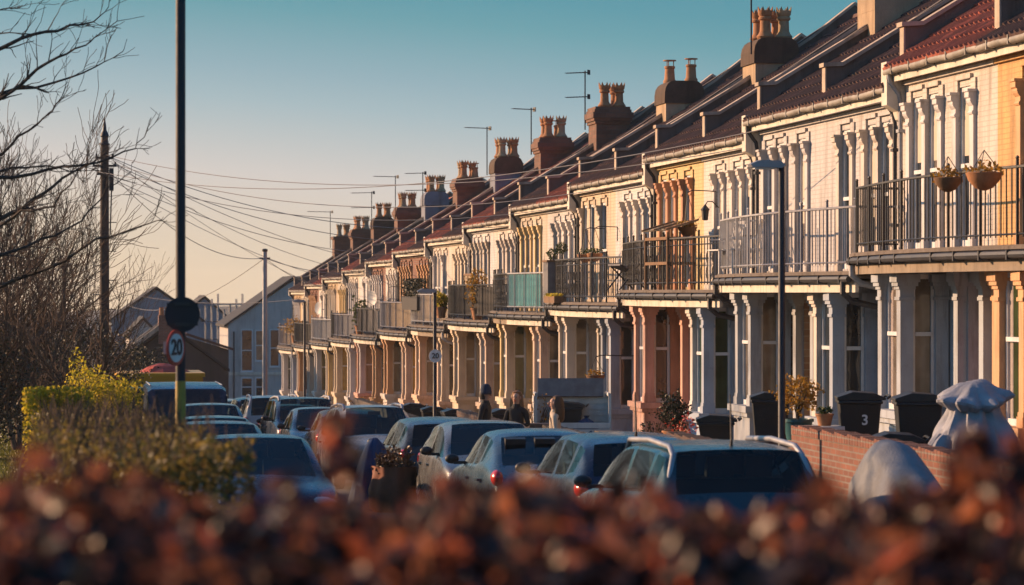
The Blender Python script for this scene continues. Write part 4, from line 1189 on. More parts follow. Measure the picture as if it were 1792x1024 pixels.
pot_plant(10.3, 1180, 775, .2, .2, M['pot_clay'], 'potted_shrub', 'dark leafy shrub with red flowers before the pink painted bay', (.24,.24,.34), M['leaf_dark'], 1300, .055)
t = thing('plinth', 'small white plinth carrying the terracotta herb pot', 'plinth', (10.4, at(1443,10.4), zs(at(1443,10.4), -1.25)), 0)
hp = ray(1443,745, at(1443,10.4)*CT+10.4*ST).z - zs(at(1443,10.4), -1.25)
MB().box(-.17,-.17,-.2,.17,.17,hp-.1).build('block', M['white_wood'], t); MB().box(-.22,-.22,hp-.1,.22,.22,hp-.002).build('cap', M['white_wood'], t)
leaves(60, .07, blob((10.25, at(1200,10.25), zs(at(1200,10.25),-.75)), (.25,.2,.2)), 'red_flowers', M['flower_red'])
tag(bpy.context.scene.objects['red_flowers'], 'loose red blossoms beside the dark leafy shrub', 'flowers')
def bush(D, px, ytop, rad, label, mat, n, ls, name='garden_shrub', group='shrubs in the front gardens'):
    Y = at(px, D); z = ray(px, ytop, Y*CT+D*ST).z
    zb = zs(Y, -1.3); hh = z-zb
    t = thing(name, label, 'shrub', (D, Y, zb), 0, group)
    mb = MB(); twigs(mb, (0,0,0), 14, rad, hh, .014, int(px*7)); mb.build('stems', M['bark_warm'], t)
    leaves(n, ls, blob((0,0,hh*.55), (rad,rad,hh*.45)), 'foliage', mat, t)
bush(9.9, 640, 690, .8, 'twiggy reddish shrub in front of the terracotta bays', M['leaf_orange'], 500, .05)
bush(9.8, 940, 688, .35, 'upright bare shrub standing behind the long haired woman', M['leaf_orange'], 120, .05)
bush(10.2, 1143, 730, .3, 'small dark shrub left of the dark leafy pot shrub', M['leaf_dark'], 300, .05)

def bal_z(Y): return pair_z(pair_of(Y)) + FLOOR
def basket(px, y, D, label, hang=.55, r=.2, mat='pot_clay', leafm='leaf_green', bracket=True):
    Y = at(px, D); p = ray(px, y, Y*CT+D*ST)
    t = thing('hanging_basket', label, 'hanging basket', p, 0, 'hanging baskets')
    MB().lathe([(.03,-r*.95),(r*.5,-r*.8),(r*.85,-r*.4),(r,0),(r*.92,.01),(r*.8,-.05)], sides=18).build('bowl', M[mat], t, smooth=50)
    mb = MB()
    for a in (0,2.1,4.2): mb.tube([(r*math.cos(a),r*math.sin(a),0),(0,0,hang)], .006, 4)
    mb.build('chain', M['black_iron'], t)
    if bracket: MB().tube([(0,0,hang),(.1,0,hang+.05),(FACE-D-.01,0,hang+.03),(FACE-D-.01,0,hang-.3)], .012, 5).build('bracket', M['black_iron'], t)
    leaves(110, .07, blob((0,0,.04), (r*.95,r*.95,.1)), 'foliage', M[leafm], t)
basket(1024, 446, 13.0, 'left one of two terracotta bowls hanging before the white wall', .6)
basket(1041, 444, 12.95, 'right one of two terracotta bowls hanging before the white wall', .6)
basket(1203, 398, 12.9, 'brown bowl hanging in front of the yellow house', .7, .2, 'wood', 'leaf_orange')
basket(1042, 657, 12.3, 'dark basket of dried plants hanging under the balcony by the bin store', .4, .22, 'wood', 'leaf_orange')
basket(680, 532, 12.9, 'dark hanging bowl beside the far terracotta house', .6, .22, 'wood', 'leaf_dark')
basket(1659, 312, 12.3, 'wire trough of trailing plants on the black railing', .3, .2, 'wood', 'leaf_orange', False)
basket(1722, 303, 12.15, 'larger wire basket of plants hooked on the black railing', .3, .24, 'pot_clay', 'leaf_orange', False)
def topiary(px, D, label, k):
    Y = at(px, D); z = bal_z(Y)
    t = thing('potted_topiary', label, 'pot plant', (D, Y, z), 0, 'balcony topiary')
    MB().lathe([(.1,0),(.15,.3),(.16,.3),(.16,.34),(.12,.33)], sides=16).build('pot', M['panel_grey'], t, smooth=40)
    MB().tube([(0,0,.3),(0,0,k)], .015, 6).build('stem', M['bark'], t)
    leaves(420, .045, blob((0,0,k+.08), (.15,.15,.15), .1), 'foliage', M['leaf_green'], t)
topiary(967, 12.75, 'lower clipped ball bush on the balcony with the brown planter', 1.12)
topiary(983, 12.75, 'taller clipped ball bush on the balcony with the brown planter', 1.25)
Yp = at(963, 12.45); t = thing('planter', 'tall brown planter box standing at the balcony railing', 'planter', (12.45, Yp, bal_z(Yp)), 0)
MB().box(-.12,-.35,.0,.12,.35,.98).build('box', M['panel_grey'], t); MB().box(-.15,-.38,.98,.15,.38,1.03).build('rim', M['wood'], t)
Yh = at(726, 12.5); t = thing('balcony_hedge', 'clipped evergreen hedge in a trough on a screened balcony', 'hedge', (12.5, Yh, bal_z(Yh)), 0)
def hb(n):
    return np.stack([nrg.uniform(-.22,.22,n), nrg.uniform(-2.1,2.1,n), nrg.uniform(.95,1.55,n)],1)
leaves(2600, .07, hb, 'foliage', M['leaf_dark'], t); MB().box(-.2,-2.1,.5,.2,2.1,.95).build('trough', M['wood_grey'], t)
def bal_plant(px, D, label, lm, rad, hh):
    Y = at(px, D); z = bal_z(Y); t = thing('potted_plant', label, 'pot plant', (D, Y, z), 0, 'plants on the balconies')
    MB().lathe([(.12,0),(.18,.3),(.2,.3),(.2,.35),(.14,.33)], sides=14).build('pot', M['pot_clay'], t, smooth=40)
    leaves(350, .12, blob((0,0,hh), (rad,rad,hh*.6)), 'foliage', M[lm], t, up=.5)
bal_plant(516, 12.6, 'big spiky plant spilling over the far end balcony', 'leaf_orange', .6, .8)
bal_plant(629, 12.5, 'bushy green plant over a dark boarded balcony', 'leaf_green', .35, .9)
bal_plant(772, 12.4, 'small leafy plant beside the boarded balcony corner', 'leaf_gold', .2, .5)
bal_plant(835, 12.6, 'pinkish flowering plant at the boarded balcony', 'leaf_orange', .3, .9)
Yg = at(962, 12.15); tg = MB().box(-.12,-.75,0,.12,.75,.16).build('moss_trough', M['wood'], loc=(12.25, Yg, bal_z(Yg)-.02)); tag(tg, 'low trough of yellow moss on a balcony edge', 'trough')
tm = leaves(500, .06, lambda n: np.stack([nrg.uniform(-.12,.12,n), nrg.uniform(-.75,.75,n), nrg.uniform(.14,.22,n)],1), 'moss', M['leaf_gold'], tg)
# cold frame and white bench on the balconies
Yc_ = at(1172, 12.6); t = thing('cold_frame', 'wooden cold frame with a sloping glazed lid on the ornate balcony', 'cold frame', (12.6, Yc_, bal_z(Yc_)), R(6))
mb = MB()
for x in (-.3,.26):
    for y in (-.75,.71): mb.box(x,y,0,x+.04,y+.04,1.3 if x > 0 else 1.15)
for z in (.5, 1.0): mb.box(-.3,-.75,z,-.27,.75,z+.06); mb.box(-.3,-.75,z,.3,-.72,z+.06); mb.box(-.3,.72,z,.3,.75,z+.06); mb.box(.27,-.75,z,.3,.75,z+.06)
mb.build('frame', M['wood'], t)
d = Vector((.96,0,.28)); MB().obox((0,0,1.29), d, Y_, Vector((-.28,0,.96)), .36,.8,.012).build('lid', M['glass_blind'], t)
for y in (-.8,0,.77): MB().obox((0,y,1.31), d, Y_, Vector((-.28,0,.96)), .36,.03,.012).build('lid_bar', M['wood'], t)
Yf = at(822, 12.6); t = thing('picture_frame', 'empty wooden frame leaning on the boarded balcony', 'frame', (12.55, Yf, bal_z(Yf)), 0)
mb = MB()
for y in (-.8,-.02,.76): mb.box(-.02,y,.6,.02,y+.05,1.3)
mb.box(-.025,-.8,1.3,.025,.81,1.36); mb.box(-.025,-.8,.54,.025,.81,.6); mb.build('bars', M['wood'], t); MB().box(.0,-.75,.6,.01,.76,1.3).build('board', M['bamboo'], t)
def chair(px, D, label, rz):
    Y = at(px, D); t = thing('garden_chair', label, 'chair', (D, Y, bal_z(Y)), rz, 'white garden chairs')
    for x in (-.24,.22):
        for y in (-.24,.22): MB().box(x,y,0,x+.03,y+.03,.44).build('leg', M['white_wood'], t)
    mb = MB()
    for k in range(6): mb.box(-.26+k*.09,-.26,.44,-.19+k*.09,.26,.465)
    mb.build('seat', M['white_wood'], t)
    mb = MB()
    for k in range(6): mb.obox((.24,-.22+k*.088,.72), Vector((.97,0,-.2)), Y_, Vector((.2,0,.97)), .01,.025,.27)
    mb.obox((.29,0,.97), Vector((.97,0,-.2)), Y_, Vector((.2,0,.97)), .014,.27,.03); mb.build('backrest', M['white_wood'], t)
    for s in (-1,1): MB().box(-.24,s*.26-.02,.64,.26,s*.26+.02,.665).build('armrest', M['white_wood'], t)
chair(1270, 12.7, 'left white slatted chair behind the grey railing', R(10)); chair(1306, 12.75, 'right white slatted chair behind the grey railing', R(-20)); 
Yd = at(1095, 12.6); t = thing('deck_chair', 'dark fabric chair behind the ornate iron railing', 'chair', (12.6, Yd, bal_z(Yd)), R(15))
MB().obox((0,0,.45), Vector((.9,0,-.3)).normalized(), Y_, Vector((.3,0,.9)).normalized(), .3,.3,.02).build('seat', M['panel_grey'], t)
MB().obox((.32,0,.75), Vector((.25,0,.97)).normalized(), Y_, Vector((.97,0,-.25)).normalized(), .35,.3,.02).build('backrest', M['panel_grey'], t)
for s in (-1,1):
    MB().tube([(-.3,s*.3,0),(.35,s*.3,.75)], .018, 6).build('leg', M['black_iron'], t); MB().tube([(.35,s*.3,0),(-.25,s*.3,.55)], .018, 6).build('leg', M['black_iron'], t)
def dish(px, y, label):
    D = 13.1; Y = at(px, D); p = ray(px, y, Y*CT+D*ST)
    t = thing('satellite_dish', label, 'satellite dish', p, R(30), 'satellite dishes')
    mb = MB(); n = 20
    for i, (r, x) in enumerate(((0.02,.06),(.15,.045),(.28,0),(.28,-.01),(.15,.035),(.02,.05))):
        for k in range(n): mb.v.append((x, r*math.cos(2*PI*k/n), r*1.1*math.sin(2*PI*k/n)))
    for i in range(5):
        for k in range(n): mb.face((i*n+k, i*n+(k+1)%n, (i+1)*n+(k+1)%n, (i+1)*n+k))
    mb.build('reflector', M['white_wood'], t, smooth=50)
    MB().tube([(.05,0,0),(.2,0,-.05),(.36,0,-.05)], .02, 6).build('bracket', M['steel'], t); MB().tube([(.0,0,-.28),(-.3,0,-.1)], .012, 5).build('feed_arm', M['steel'], t)
dish(557, 540, 'satellite dish on the house nearest the far street lamp'); dish(652, 522, 'satellite dish on the far terracotta house')
def lantern(px, y, label):
    D = 13.2; Y = at(px, D); p = ray(px, y, Y*CT+D*ST); t = thing('wall_lantern', label, 'lantern', p, 0, 'wall lanterns')
    MB().lathe([(.03,-.16),(.06,-.15),(.08,.04),(.1,.05),(.03,.14),(.01,.16)], sides=8).build('lantern_body', M['black_iron'], t); MB().tube([(0,0,.15),(.05,0,.22),(.15,0,.22),(.28,0,.1)], .012, 6).build('bracket', M['black_iron'], t)
lantern(1234, 372, 'small black lantern on the white house beside the yellow one')

# ================================================================= rubbish waiting at the kerb
Yr = at(667, 5.35)
tz = zs(Yr, -2.05)
o = MB()
o.lathe([(.36,0),(.4,.1),(.33,.45),(.24,.8),(.14,1.05),(.05,1.16),(.02,1.17)], sides=40, wob=lambda a,i: 1+.1*math.sin(5*a+i*.4)+.05*math.sin(11*a))
o = o.build('tarpaulin', bag, smooth=70, loc=(5.15, at(655,5.15), zs(at(655,5.15),-2.05))); tag(o, 'crumpled blue tarpaulin draped beside the front-facing white car', 'tarpaulin')
t = thing('garden_waste_sack', 'brown sack of garden waste slumped beside the blue tarpaulin', 'sack', (5.4, at(690,5.4), zs(at(690,5.4),-2.05)), R(5))
om = paint('sack_brown', (.2,.06,.03), .75, .35, 5, grime=.5)
MB().lathe([(.26,0),(.36,.1),(.37,.4),(.32,.62),(.33,.74),(.30,.73),(.25,.65)], sides=36, wob=lambda a,i: 1+.07*math.sin(4*a+i)+.05*math.sin(9*a-i)).build('sack', om, t, smooth=60)
leaves(600, .08, blob((0,0,.8), (.32,.32,.2)), 'garden_waste', M['leaf_brown'], t)

# ================================================================= people
def skin_mesh(name, verts, edges, radii, sub=2, root=0):
    me = bpy.data.meshes.new(name); me.from_pydata(verts, edges, [])
    o = bpy.data.objects.new(name, me); COL.objects.link(o)
    o.modifiers.new('skin', 'SKIN'); sv = me.skin_vertices[0].data
    for i, r in enumerate(radii): sv[i].radius = r if hasattr(r, '__len__') else (r, r)
    sv[root].use_root = True
    s = o.modifiers.new('sub', 'SUBSURF'); s.levels = sub; s.render_levels = sub
    me2 = evaluated(o, name)
    me2.polygons.foreach_set('use_smooth', [True]*len(me2.polygons)); return me2
def person(px, D, label, scale, rz, coat, hair_mat, hair, arms, trousers=(.02,.025,.04), hat=None, h=-1.93):
    Y = at(px, D)
    t = thing('person', label, 'person', (D, Y, zs(Y, h)), rz, 'people chatting on the pavement')
    t.scale = (scale,)*3
    V = []; E = []; RR = []
    def a(p, r, frm=None):
        V.append(p); RR.append(r); i = len(V)-1
        if frm is not None: E.append((frm, i))
        return i
    pel = a((0,0,.95), (.16,.12)); ab = a((0,0,1.1), (.145,.11), pel); ch = a((0,-.01,1.28), (.165,.12), ab); sh = a((0,0,1.43), (.12,.09), ch); nk = a((0,-.01,1.52), (.055,.055), sh)
    hd = a((0,-.02,1.60), (.07,.085), nk); hm = a((0,-.02,1.68), (.078,.098), hd); ht = a((0,-.01,1.755), (.05,.065), hm)
    for s in (-1,1):
        hip = a((s*.09,0,.88), .095, pel); kn = a((s*.1,-.02,.5), .065, hip); an = a((s*.1,.02,.09), .045, kn); a((s*.11,-.15,.04), (.045,.035), an)
        sp = a((s*.17,0,1.40), .065, sh); e, w = arms[0 if s < 0 else 1]
        el = a((s*e[0], e[1], e[2]), .05, sp); wr = a((s*w[0], w[1], w[2]), .034, el)
        dv = (Vector((s*w[0],w[1],w[2])) - Vector((s*e[0],e[1],e[2]))).normalized()
        pm = Vector((s*w[0],w[1],w[2])) + dv*.07; pa = a(tuple(pm), (.038,.022), wr)
    body = skin_mesh('person_body', V, E, RR)
    nv = MB()
    body.materials.clear(); body.materials.append(coat); body.materials.append(M['skin']); body.materials.append(M.setdefault('trousers', paint('trousers', (.02,.025,.04), .8, .2, 6, grime=0)))
    body.materials.append(M['trim_black'])
    wr_pts = [Vector((s*arms[0 if s<0 else 1][1][0], arms[0 if s<0 else 1][1][1], arms[0 if s<0 else 1][1][2])) for s in (-1,1)]
    for p in body.polygons:
        c = p.center
        hand = min((c-q).length for q in wr_pts) < .13 and c.z < 1.35 and all((c - q).length < .14 or True for q in wr_pts)
        near = any(((c-q).length < .15 and (c-q).dot((q-Vector((s*arms[0 if s<0 else 1][0][0],arms[0 if s<0 else 1][0][1],arms[0 if s<0 else 1][0][2]))).normalized()) > .005) for s, q in zip((-1,1), wr_pts))
        p.material_index = 1 if (c.z > 1.515 or near) else (3 if c.z < .1 else (2 if c.z < .86 else 0))
    o = bpy.data.objects.new('body', body); COL.objects.link(o); o.parent = t
    # face: nose, eyes, ears, mouth
    MB().ball((0,-.125,1.645), .015,.022,.024).ball((-.083,-.015,1.655), .012,.025,.035).ball((.083,-.015,1.655), .012,.025,.035).build('facial_features', M['skin'], t, smooth=80)
    MB().ball((-.03,-.108,1.675), .012,.008,.008).ball((.03,-.108,1.675), .012,.008,.008).build('eyes', M['trim_black'], t, smooth=80)
    MB().ball((0,-.108,1.600), .025,.01,.008).build('mouth', M['sign_red'], t, smooth=80)
    # fingers
    for s, q in zip((-1,1), wr_pts):
        e = arms[0 if s<0 else 1][0]; el = Vector((s*e[0],e[1],e[2])); dv = (q-el).normalized()
        sd = dv.cross(Z_); sd = sd.normalized() if sd.length > .1 else X_; nv_ = sd.cross(dv)
        fm = MB()
        for k, (off, ln) in enumerate(((-.03,.066),(-.01,.076),(.01,.072),(.029,.056))):
            b0 = q + dv*.095 + sd*off
            fm.tube([b0, b0+dv*ln*.5-nv_*.012, b0+dv*ln*.8-nv_*.04], [.0095,.0085,.007], 6)
        b0 = q + dv*.04 - sd*.035
        fm.tube([b0, b0+dv*.03-sd*.025-nv_*.01, b0+dv*.06-sd*.03-nv_*.03], [.012,.01,.008], 6)
        fm.build('fingers', M['skin'], t, smooth=60)
    hb = MB()
    if hair == 'long':
        hb.lathe([(.095,1.30),(.13,1.36),(.135,1.5),(.125,1.62),(.112,1.70),(.085,1.77),(.03,1.80)], (0,.035,0), 20, wob=lambda a,i: (1+.06*math.sin(7*a+i)) * (.62 if (math.sin(a) < -.55 and i < 5) else 1))
    else:
        hb.lathe([(.085,1.56),(.1,1.62),(.1,1.70),(.08,1.76),(.03,1.79)], (0,.02,0), 20, wob=lambda a,i: .75 if (math.sin(a) < -.5 and i < 2) else 1)
    hb.build('hair', hair_mat, t, smooth=60)
    if hat is not None:
        MB().lathe([(.108,1.66),(.118,1.67),(.118,1.72),(.112,1.725),(.105,1.79),(.07,1.85),(.02,1.87)], (0,-.015,0), 20).build('beanie', hat, t, smooth=50)
    MB().lathe([(.1,1.44),(.098,1.47),(.075,1.52),(.07,1.54),(.064,1.52)], (0,-.005,0), 18).build('collar', coat, t, smooth=50)
    return t
rel = (((.25,.03,1.15),(.24,-.12,.92)),)*2
fld = (((.24,.0,1.14),(.1,-.2,1.12)),)*2
HB = paint('hair_brown', (.09,.045,.02), .6, .3, 12, grime=0); HD = paint('hair_dark', (.02,.012,.01), .6, .3, 12, grime=0)
person(849, 8.75, 'man in a dark coat and navy beanie looking at the woman', 1.0, R(62), paint('coat_dark', (.012,.014,.018), .8, .2, 6, grime=0), HD, 'short', rel, hat=paint('beanie', (.012,.03,.06), .85, .2, 9, grime=0))
person(904, 8.8, 'woman with long fair hair in a dark coat facing the beanie man', .97, R(-25), paint('coat_black', (.016,.015,.017), .8, .2, 6, grime=0), paint('hair_fair', (.22,.1,.035), .6, .3, 12, grime=0), 'long', fld)
person(972, 8.75, 'long haired woman in a cream top by the bin store', .93, R(75)+PI, paint('top_cream', (.5,.4,.3), .8, .15, 6, grime=0), HB, 'long', rel)
# ================================================================= trees
def grow(mb, p, d, length, r, depth, s, droop=.0, spread=.6, kids=(3,4), seg=4, minr=.004, up=.15):
    pts = [Vector(p)]; rad = [r]; d = Vector(d).normalized(); q = Vector(p); dirs = []
    for i in range(seg):
        d = (d + Vector((s.uniform(-1,1), s.uniform(-1,1), s.uniform(-1,1)))*.25 + Vector((0,0,up*.35-droop))).normalized()
        q = q + d*(length/seg); pts.append(q.copy()); rad.append(max(minr, r*(1-.62*(i+1)/seg))); dirs.append(d.copy())
    mb.tube(pts, rad, 5 if r > .04 else (4 if r > .015 else 3), caps=False)
    if depth <= 0: return
    for k in range(s.randint(*kids)):
        i = s.randint(max(1, seg//3), seg); b = dirs[i-1]
        o = b.cross(Vector((s.uniform(-1,1), s.uniform(-1,1), s.uniform(-1,1))))
        if o.length < .05: continue
        nd_ = (b + o.normalized()*spread*s.uniform(.6,1.3) + Vector((0,0,up))).normalized()
        grow(mb, pts[i], nd_, length*s.uniform(.5,.75), rad[i]*.7, depth-1, s, droop, spread, kids, seg, minr, up)
def bare_tree(px, D, ytop, label, depth, seed, r0, mat, kids=(3,5), spread=.55, stems=1, h0=-1.6, minr=.006, frac=.34):
    Y = at(px, D) if D is not None else None
    Zd = Y*CT+D*ST; z0 = zs(Y, h0); H = ray(px, ytop, Zd).z - z0
    return tree_at(Vector((D, Y, z0)), H, label, depth, seed, r0, mat, kids, spread, stems, minr, frac)
def tree_at(P, H, label, depth, seed, r0, mat, kids=(3,5), spread=.55, stems=1, minr=.006, frac=.34, cat='tree', group='bare winter trees'):
    t = thing('bare_tree', label, cat, P, 0, group); s = random.Random(seed)
    tr = MB(); cr = MB()
    for k in range(stems):
        a = s.random()*2*PI; ln = 0 if stems == 1 else .25
        d = Vector((math.cos(a)*ln, math.sin(a)*ln, 1)).normalized()
        pts = [Vector((0,0,-.1))]; rad = [r0]; q = Vector((math.cos(a)*.15*(stems>1), math.sin(a)*.15*(stems>1), 0)); pts.append(q.copy()); rad.append(r0*.92)
        n = 5
        for i in range(n):
            d = (d + Vector((s.uniform(-1,1), s.uniform(-1,1), 0))*.08).normalized(); q = q + d*(H*.62/n); pts.append(q.copy()); rad.append(r0*(1-.75*(i+1)/n))
        tr.tube(pts, rad, 7, caps=False)
        for i in range(2, len(pts)):
            for _ in range(s.randint(2,4)):
                a2 = s.random()*2*PI
                nd_ = (Vector((math.cos(a2), math.sin(a2), 0))*.8 + Vector((0,0,.75))).normalized()
                grow(cr, pts[i], nd_, H*frac*s.uniform(.6,1.1), max(rad[i]*.6, .012), depth-1, s, 0, spread, kids, 4, minr, .2)
        grow(cr, pts[-1], d, H*.4, rad[-1], depth, s, 0, spread, kids, 4, minr, .2)
    tr.build('trunk', mat, t, smooth=60); cr.build('crown', mat, t)
    return t
def pos_px(px, Z):   # ground point straight below photo column px at depth Z
    v = ray(px, 512, Z); return v.x, v.y
for i, (px, Z, yt, dp, r0, st, lb, kd) in enumerate((
    (-15, 62, 330, 3, .07, 3, 'bushy bare tree at the left edge behind the lit hedge', (3,5)),
    (35, 70, 352, 3, .08, 3, 'bare many stemmed tree behind the lit hedge end', (3,5)),
    (60, 84, 395, 3, .05, 2, 'bare twiggy tree just left of the pointed pole', (3,5)),
    (185, 120, 500, 2, .05, 3, 'low bare tree just right of the pointed pole', (3,4)),
    (40, 95, 350, 3, .1, 2, 'taller bare tree deep in the left hand trees', (3,5)),
    (-30, 80, 340, 3, .1, 3, 'bare tree crowding the left edge of the view', (3,5)),
    (110, 120, 420, 3, .1, 3, 'far bare tree behind the short dark post', (3,4)),
    (160, 55, 560, 2, .03, 6, 'low thicket of bare stems beside the taller golden bush', (3,5)))):
    x, y = pos_px(px, Z); z0 = zs(y, -1.6); H = ray(px, yt, Z).z - z0
    tree_at(Vector((x,y,z0)), H, lb, dp, 40+i, r0, M['bark_warm'], kd, .6, st, .007)
# overhanging tree: trunk left of the frame, long limbs reaching in
TZ_ = 34
x, y = pos_px(-330, TZ_); z0 = zs(y, -1.5)
t = thing('bare_tree', 'nearest bare tree whose long dark limbs arch in from the left', 'tree', (x, y, z0), 0, 'bare winter trees')
o3 = Vector((x, y, z0)); s = random.Random(5)
trunk = MB(); cr = MB()
tp = [ray(-330, yy, TZ_)-o3 for yy in (900, 700, 500, 300, 100, -100)]; tp[0].z = -.1
trunk.tube(tp, [.2,.17,.15,.13,.1,.06], 10, caps=False)
LIMBS = [([(-330,230),(-120,140),(0,82),(60,64),(120,47),(165,35),(190,12)], .030),
         ([(-330,330),(-150,240),(0,172),(50,135),(100,100),(150,80),(205,37)], .032),
         ([(-330,300),(-100,205),(0,165),(90,145),(170,117),(215,90)], .026),
         ([(-330,400),(-120,310),(0,268),(50,228),(90,195),(110,166)], .024),
         ([(-330,420),(-100,350),(0,312),(80,298),(170,285),(235,258),(257,230)], .028),
         ([(-330,520),(-150,440),(0,385),(60,352),(110,312),(160,285),(185,268)], .034),
         ([(-330,560),(-120,470),(0,395),(40,370),(95,360),(140,300),(160,280)], .026),
         ([(-330,480),(-150,400),(0,300),(60,290),(120,298),(180,300)], .02),
         ([(-330,640),(-100,540),(0,500),(90,470),(170,420),(250,395),(285,385)], .03),
         ([(-330,150),(-150,60),(0,58),(60,60)], .02), ([(-330,60),(-150,20),(0,18),(20,16)], .018),
         ([(-330,600),(-120,520),(0,450),(70,420),(140,390),(190,330),(230,300)], .024)]
for pl, r in LIMBS:
    dz = s.uniform(-1.5,1.5)
    pts = []
    for i, (px, py) in enumerate(pl):
        k = i/(len(pl)-1); pts.append(ray(px, py, TZ_ + dz*k) - o3)
    fine = []
    for i in range(len(pts)-1):
        for k in range(3):
            p = pts[i].lerp(pts[i+1], k/3); p += Vector((s.uniform(-1,1), s.uniform(-1,1), s.uniform(-1,1)))*.022; fine.append(p)
    fine.append(pts[-1]); n = len(fine)
    rads = [max(.005, r*(1.9-1.72*i/(n-1))*.62) for i in range(n)]
    cr.tube(fine, rads, 5, caps=False)
    for i in range(n//3, n):
        for _ in range(s.choice((1,1,2))):
            b = (fine[i]-fine[i-1]).normalized(); o_ = b.cross(Vector((s.uniform(-1,1), s.uniform(-1,1), s.uniform(-1,1)))).normalized()
            grow(cr, fine[i], (b+o_*.8+Vector((0,0,.25))).normalized(), s.uniform(.15,.42), max(.005, rads[i]*.5), s.choice((0,1,1)), s, 0, .7, (2,3), 4, .0034, .1)
trunk.build('trunk', M['bark'], t, smooth=60); cr.build('limbs', M['bark'], t)

# ================================================================= hedges and bushes
def boxpts(x0, y0, z0, x1, y1, z1, slope=True, skin=.25, lump=.12):
    def fn(n):
        u = nrg.random((n,3)); f = nrg.integers(0,5,n)
        dep = nrg.random(n)**1.5*skin
        X = x0+(x1-x0)*u[:,0]; Yv = y0+(y1-y0)*u[:,1]; Zv = u[:,2]
        X = np.where(f==0, x0+dep, np.where(f==1, x1-dep, X)); Yv = np.where(f==2, y0+dep, Yv); Zt = np.where(f>=3, 1-dep/(z1-z0), Zv)
        zz = z0 + (z1-z0)*Zt + lump*np.sin(Yv*2.1+X*3)*Zt + .05*np.sin(Yv*7+X*5)*Zt
        X = X + .07*np.sin(Yv*3.3) ; 
        return np.stack([X, Yv, zz - (SLOPE*Yv if slope else 0)],1)
    return fn
def hedge(name, label, x0, y0, h0, x1, y1, h1, n, ls, mat, skin=.25, lump=.1, core=True, twn=400, coremat=None):
    t = thing(name, label, 'hedge', ((x0+x1)/2, y0, zs(y0, h0)), 0)
    off = Vector(t.location)
    fn = boxpts(x0, y0, CAMZ+h0, x1, y1, CAMZ+h1, True, skin, lump)
    leaves(n, ls, lambda m: fn(m) - np.array(off), 'foliage', mat, t)
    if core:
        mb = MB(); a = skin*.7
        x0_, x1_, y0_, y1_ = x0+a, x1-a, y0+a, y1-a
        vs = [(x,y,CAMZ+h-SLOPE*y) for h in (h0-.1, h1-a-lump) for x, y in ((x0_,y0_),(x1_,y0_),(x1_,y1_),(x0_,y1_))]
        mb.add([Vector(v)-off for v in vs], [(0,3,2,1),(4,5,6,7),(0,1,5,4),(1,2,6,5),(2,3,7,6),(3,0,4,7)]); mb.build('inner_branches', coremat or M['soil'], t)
    mb = MB(); s = random.Random(9)
    for i in range(twn):
        yy = s.uniform(y0,y1); xx = s.uniform(x0,x1); hh = h1 + s.uniform(-.25,.02); p = Vector((xx,yy,zs(yy,hh)))-off
        q = p + Vector((s.uniform(-.1,.1), s.uniform(-.1,.1), s.uniform(.1,.28))); mb.tube([p, q], [.005,.002], 3, caps=False)
    mb.build('shoots', M['bark_warm'], t)
    return t
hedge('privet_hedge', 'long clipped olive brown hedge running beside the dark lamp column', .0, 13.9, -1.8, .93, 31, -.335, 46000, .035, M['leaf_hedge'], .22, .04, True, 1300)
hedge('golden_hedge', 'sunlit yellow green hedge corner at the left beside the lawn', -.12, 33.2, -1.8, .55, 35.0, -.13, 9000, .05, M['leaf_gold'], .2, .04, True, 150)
def bigbush(px, Z, ytop, rx, label, mat, n, ls, name='bush', h0=-1.7, stems=12):
    x, y = pos_px(px, Z); z0 = zs(y, h0); H = ray(px, ytop, Z).z - z0
    t = thing(name, label, 'bush', (x,y,z0), 0, 'bushes along the left verge')
    mb = MB(); twigs(mb, (0,0,0), stems, rx*.8, H*.9, .03, int(px+Z)); mb.build('stems', M['bark'], t)
    leaves(n, ls, blob((0,0,H*.5), (rx,rx,H*.46), .3), 'foliage', mat, t)
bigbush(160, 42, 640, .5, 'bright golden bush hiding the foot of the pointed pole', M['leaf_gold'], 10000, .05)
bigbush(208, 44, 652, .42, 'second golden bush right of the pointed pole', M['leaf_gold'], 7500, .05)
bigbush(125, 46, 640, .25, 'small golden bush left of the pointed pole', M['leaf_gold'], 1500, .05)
for i, (px, Z, yt, rx, lb) in enumerate(((-75, 62, 560, 1.6, 'dark evergreen mass at the left edge'), (60, 72, 570, 1.9, 'dark evergreen bush behind the lit hedge corner'), (150, 84, 560, 1.8, 'dark evergreen bush behind the pointed pole'),
        (235, 100, 590, 1.6, 'dark evergreen bush in front of the shadowed roofs'))):
    bigbush(px, Z, yt, rx, lb, M['leaf_dark'], 9000, .075, 'evergreen_bush')
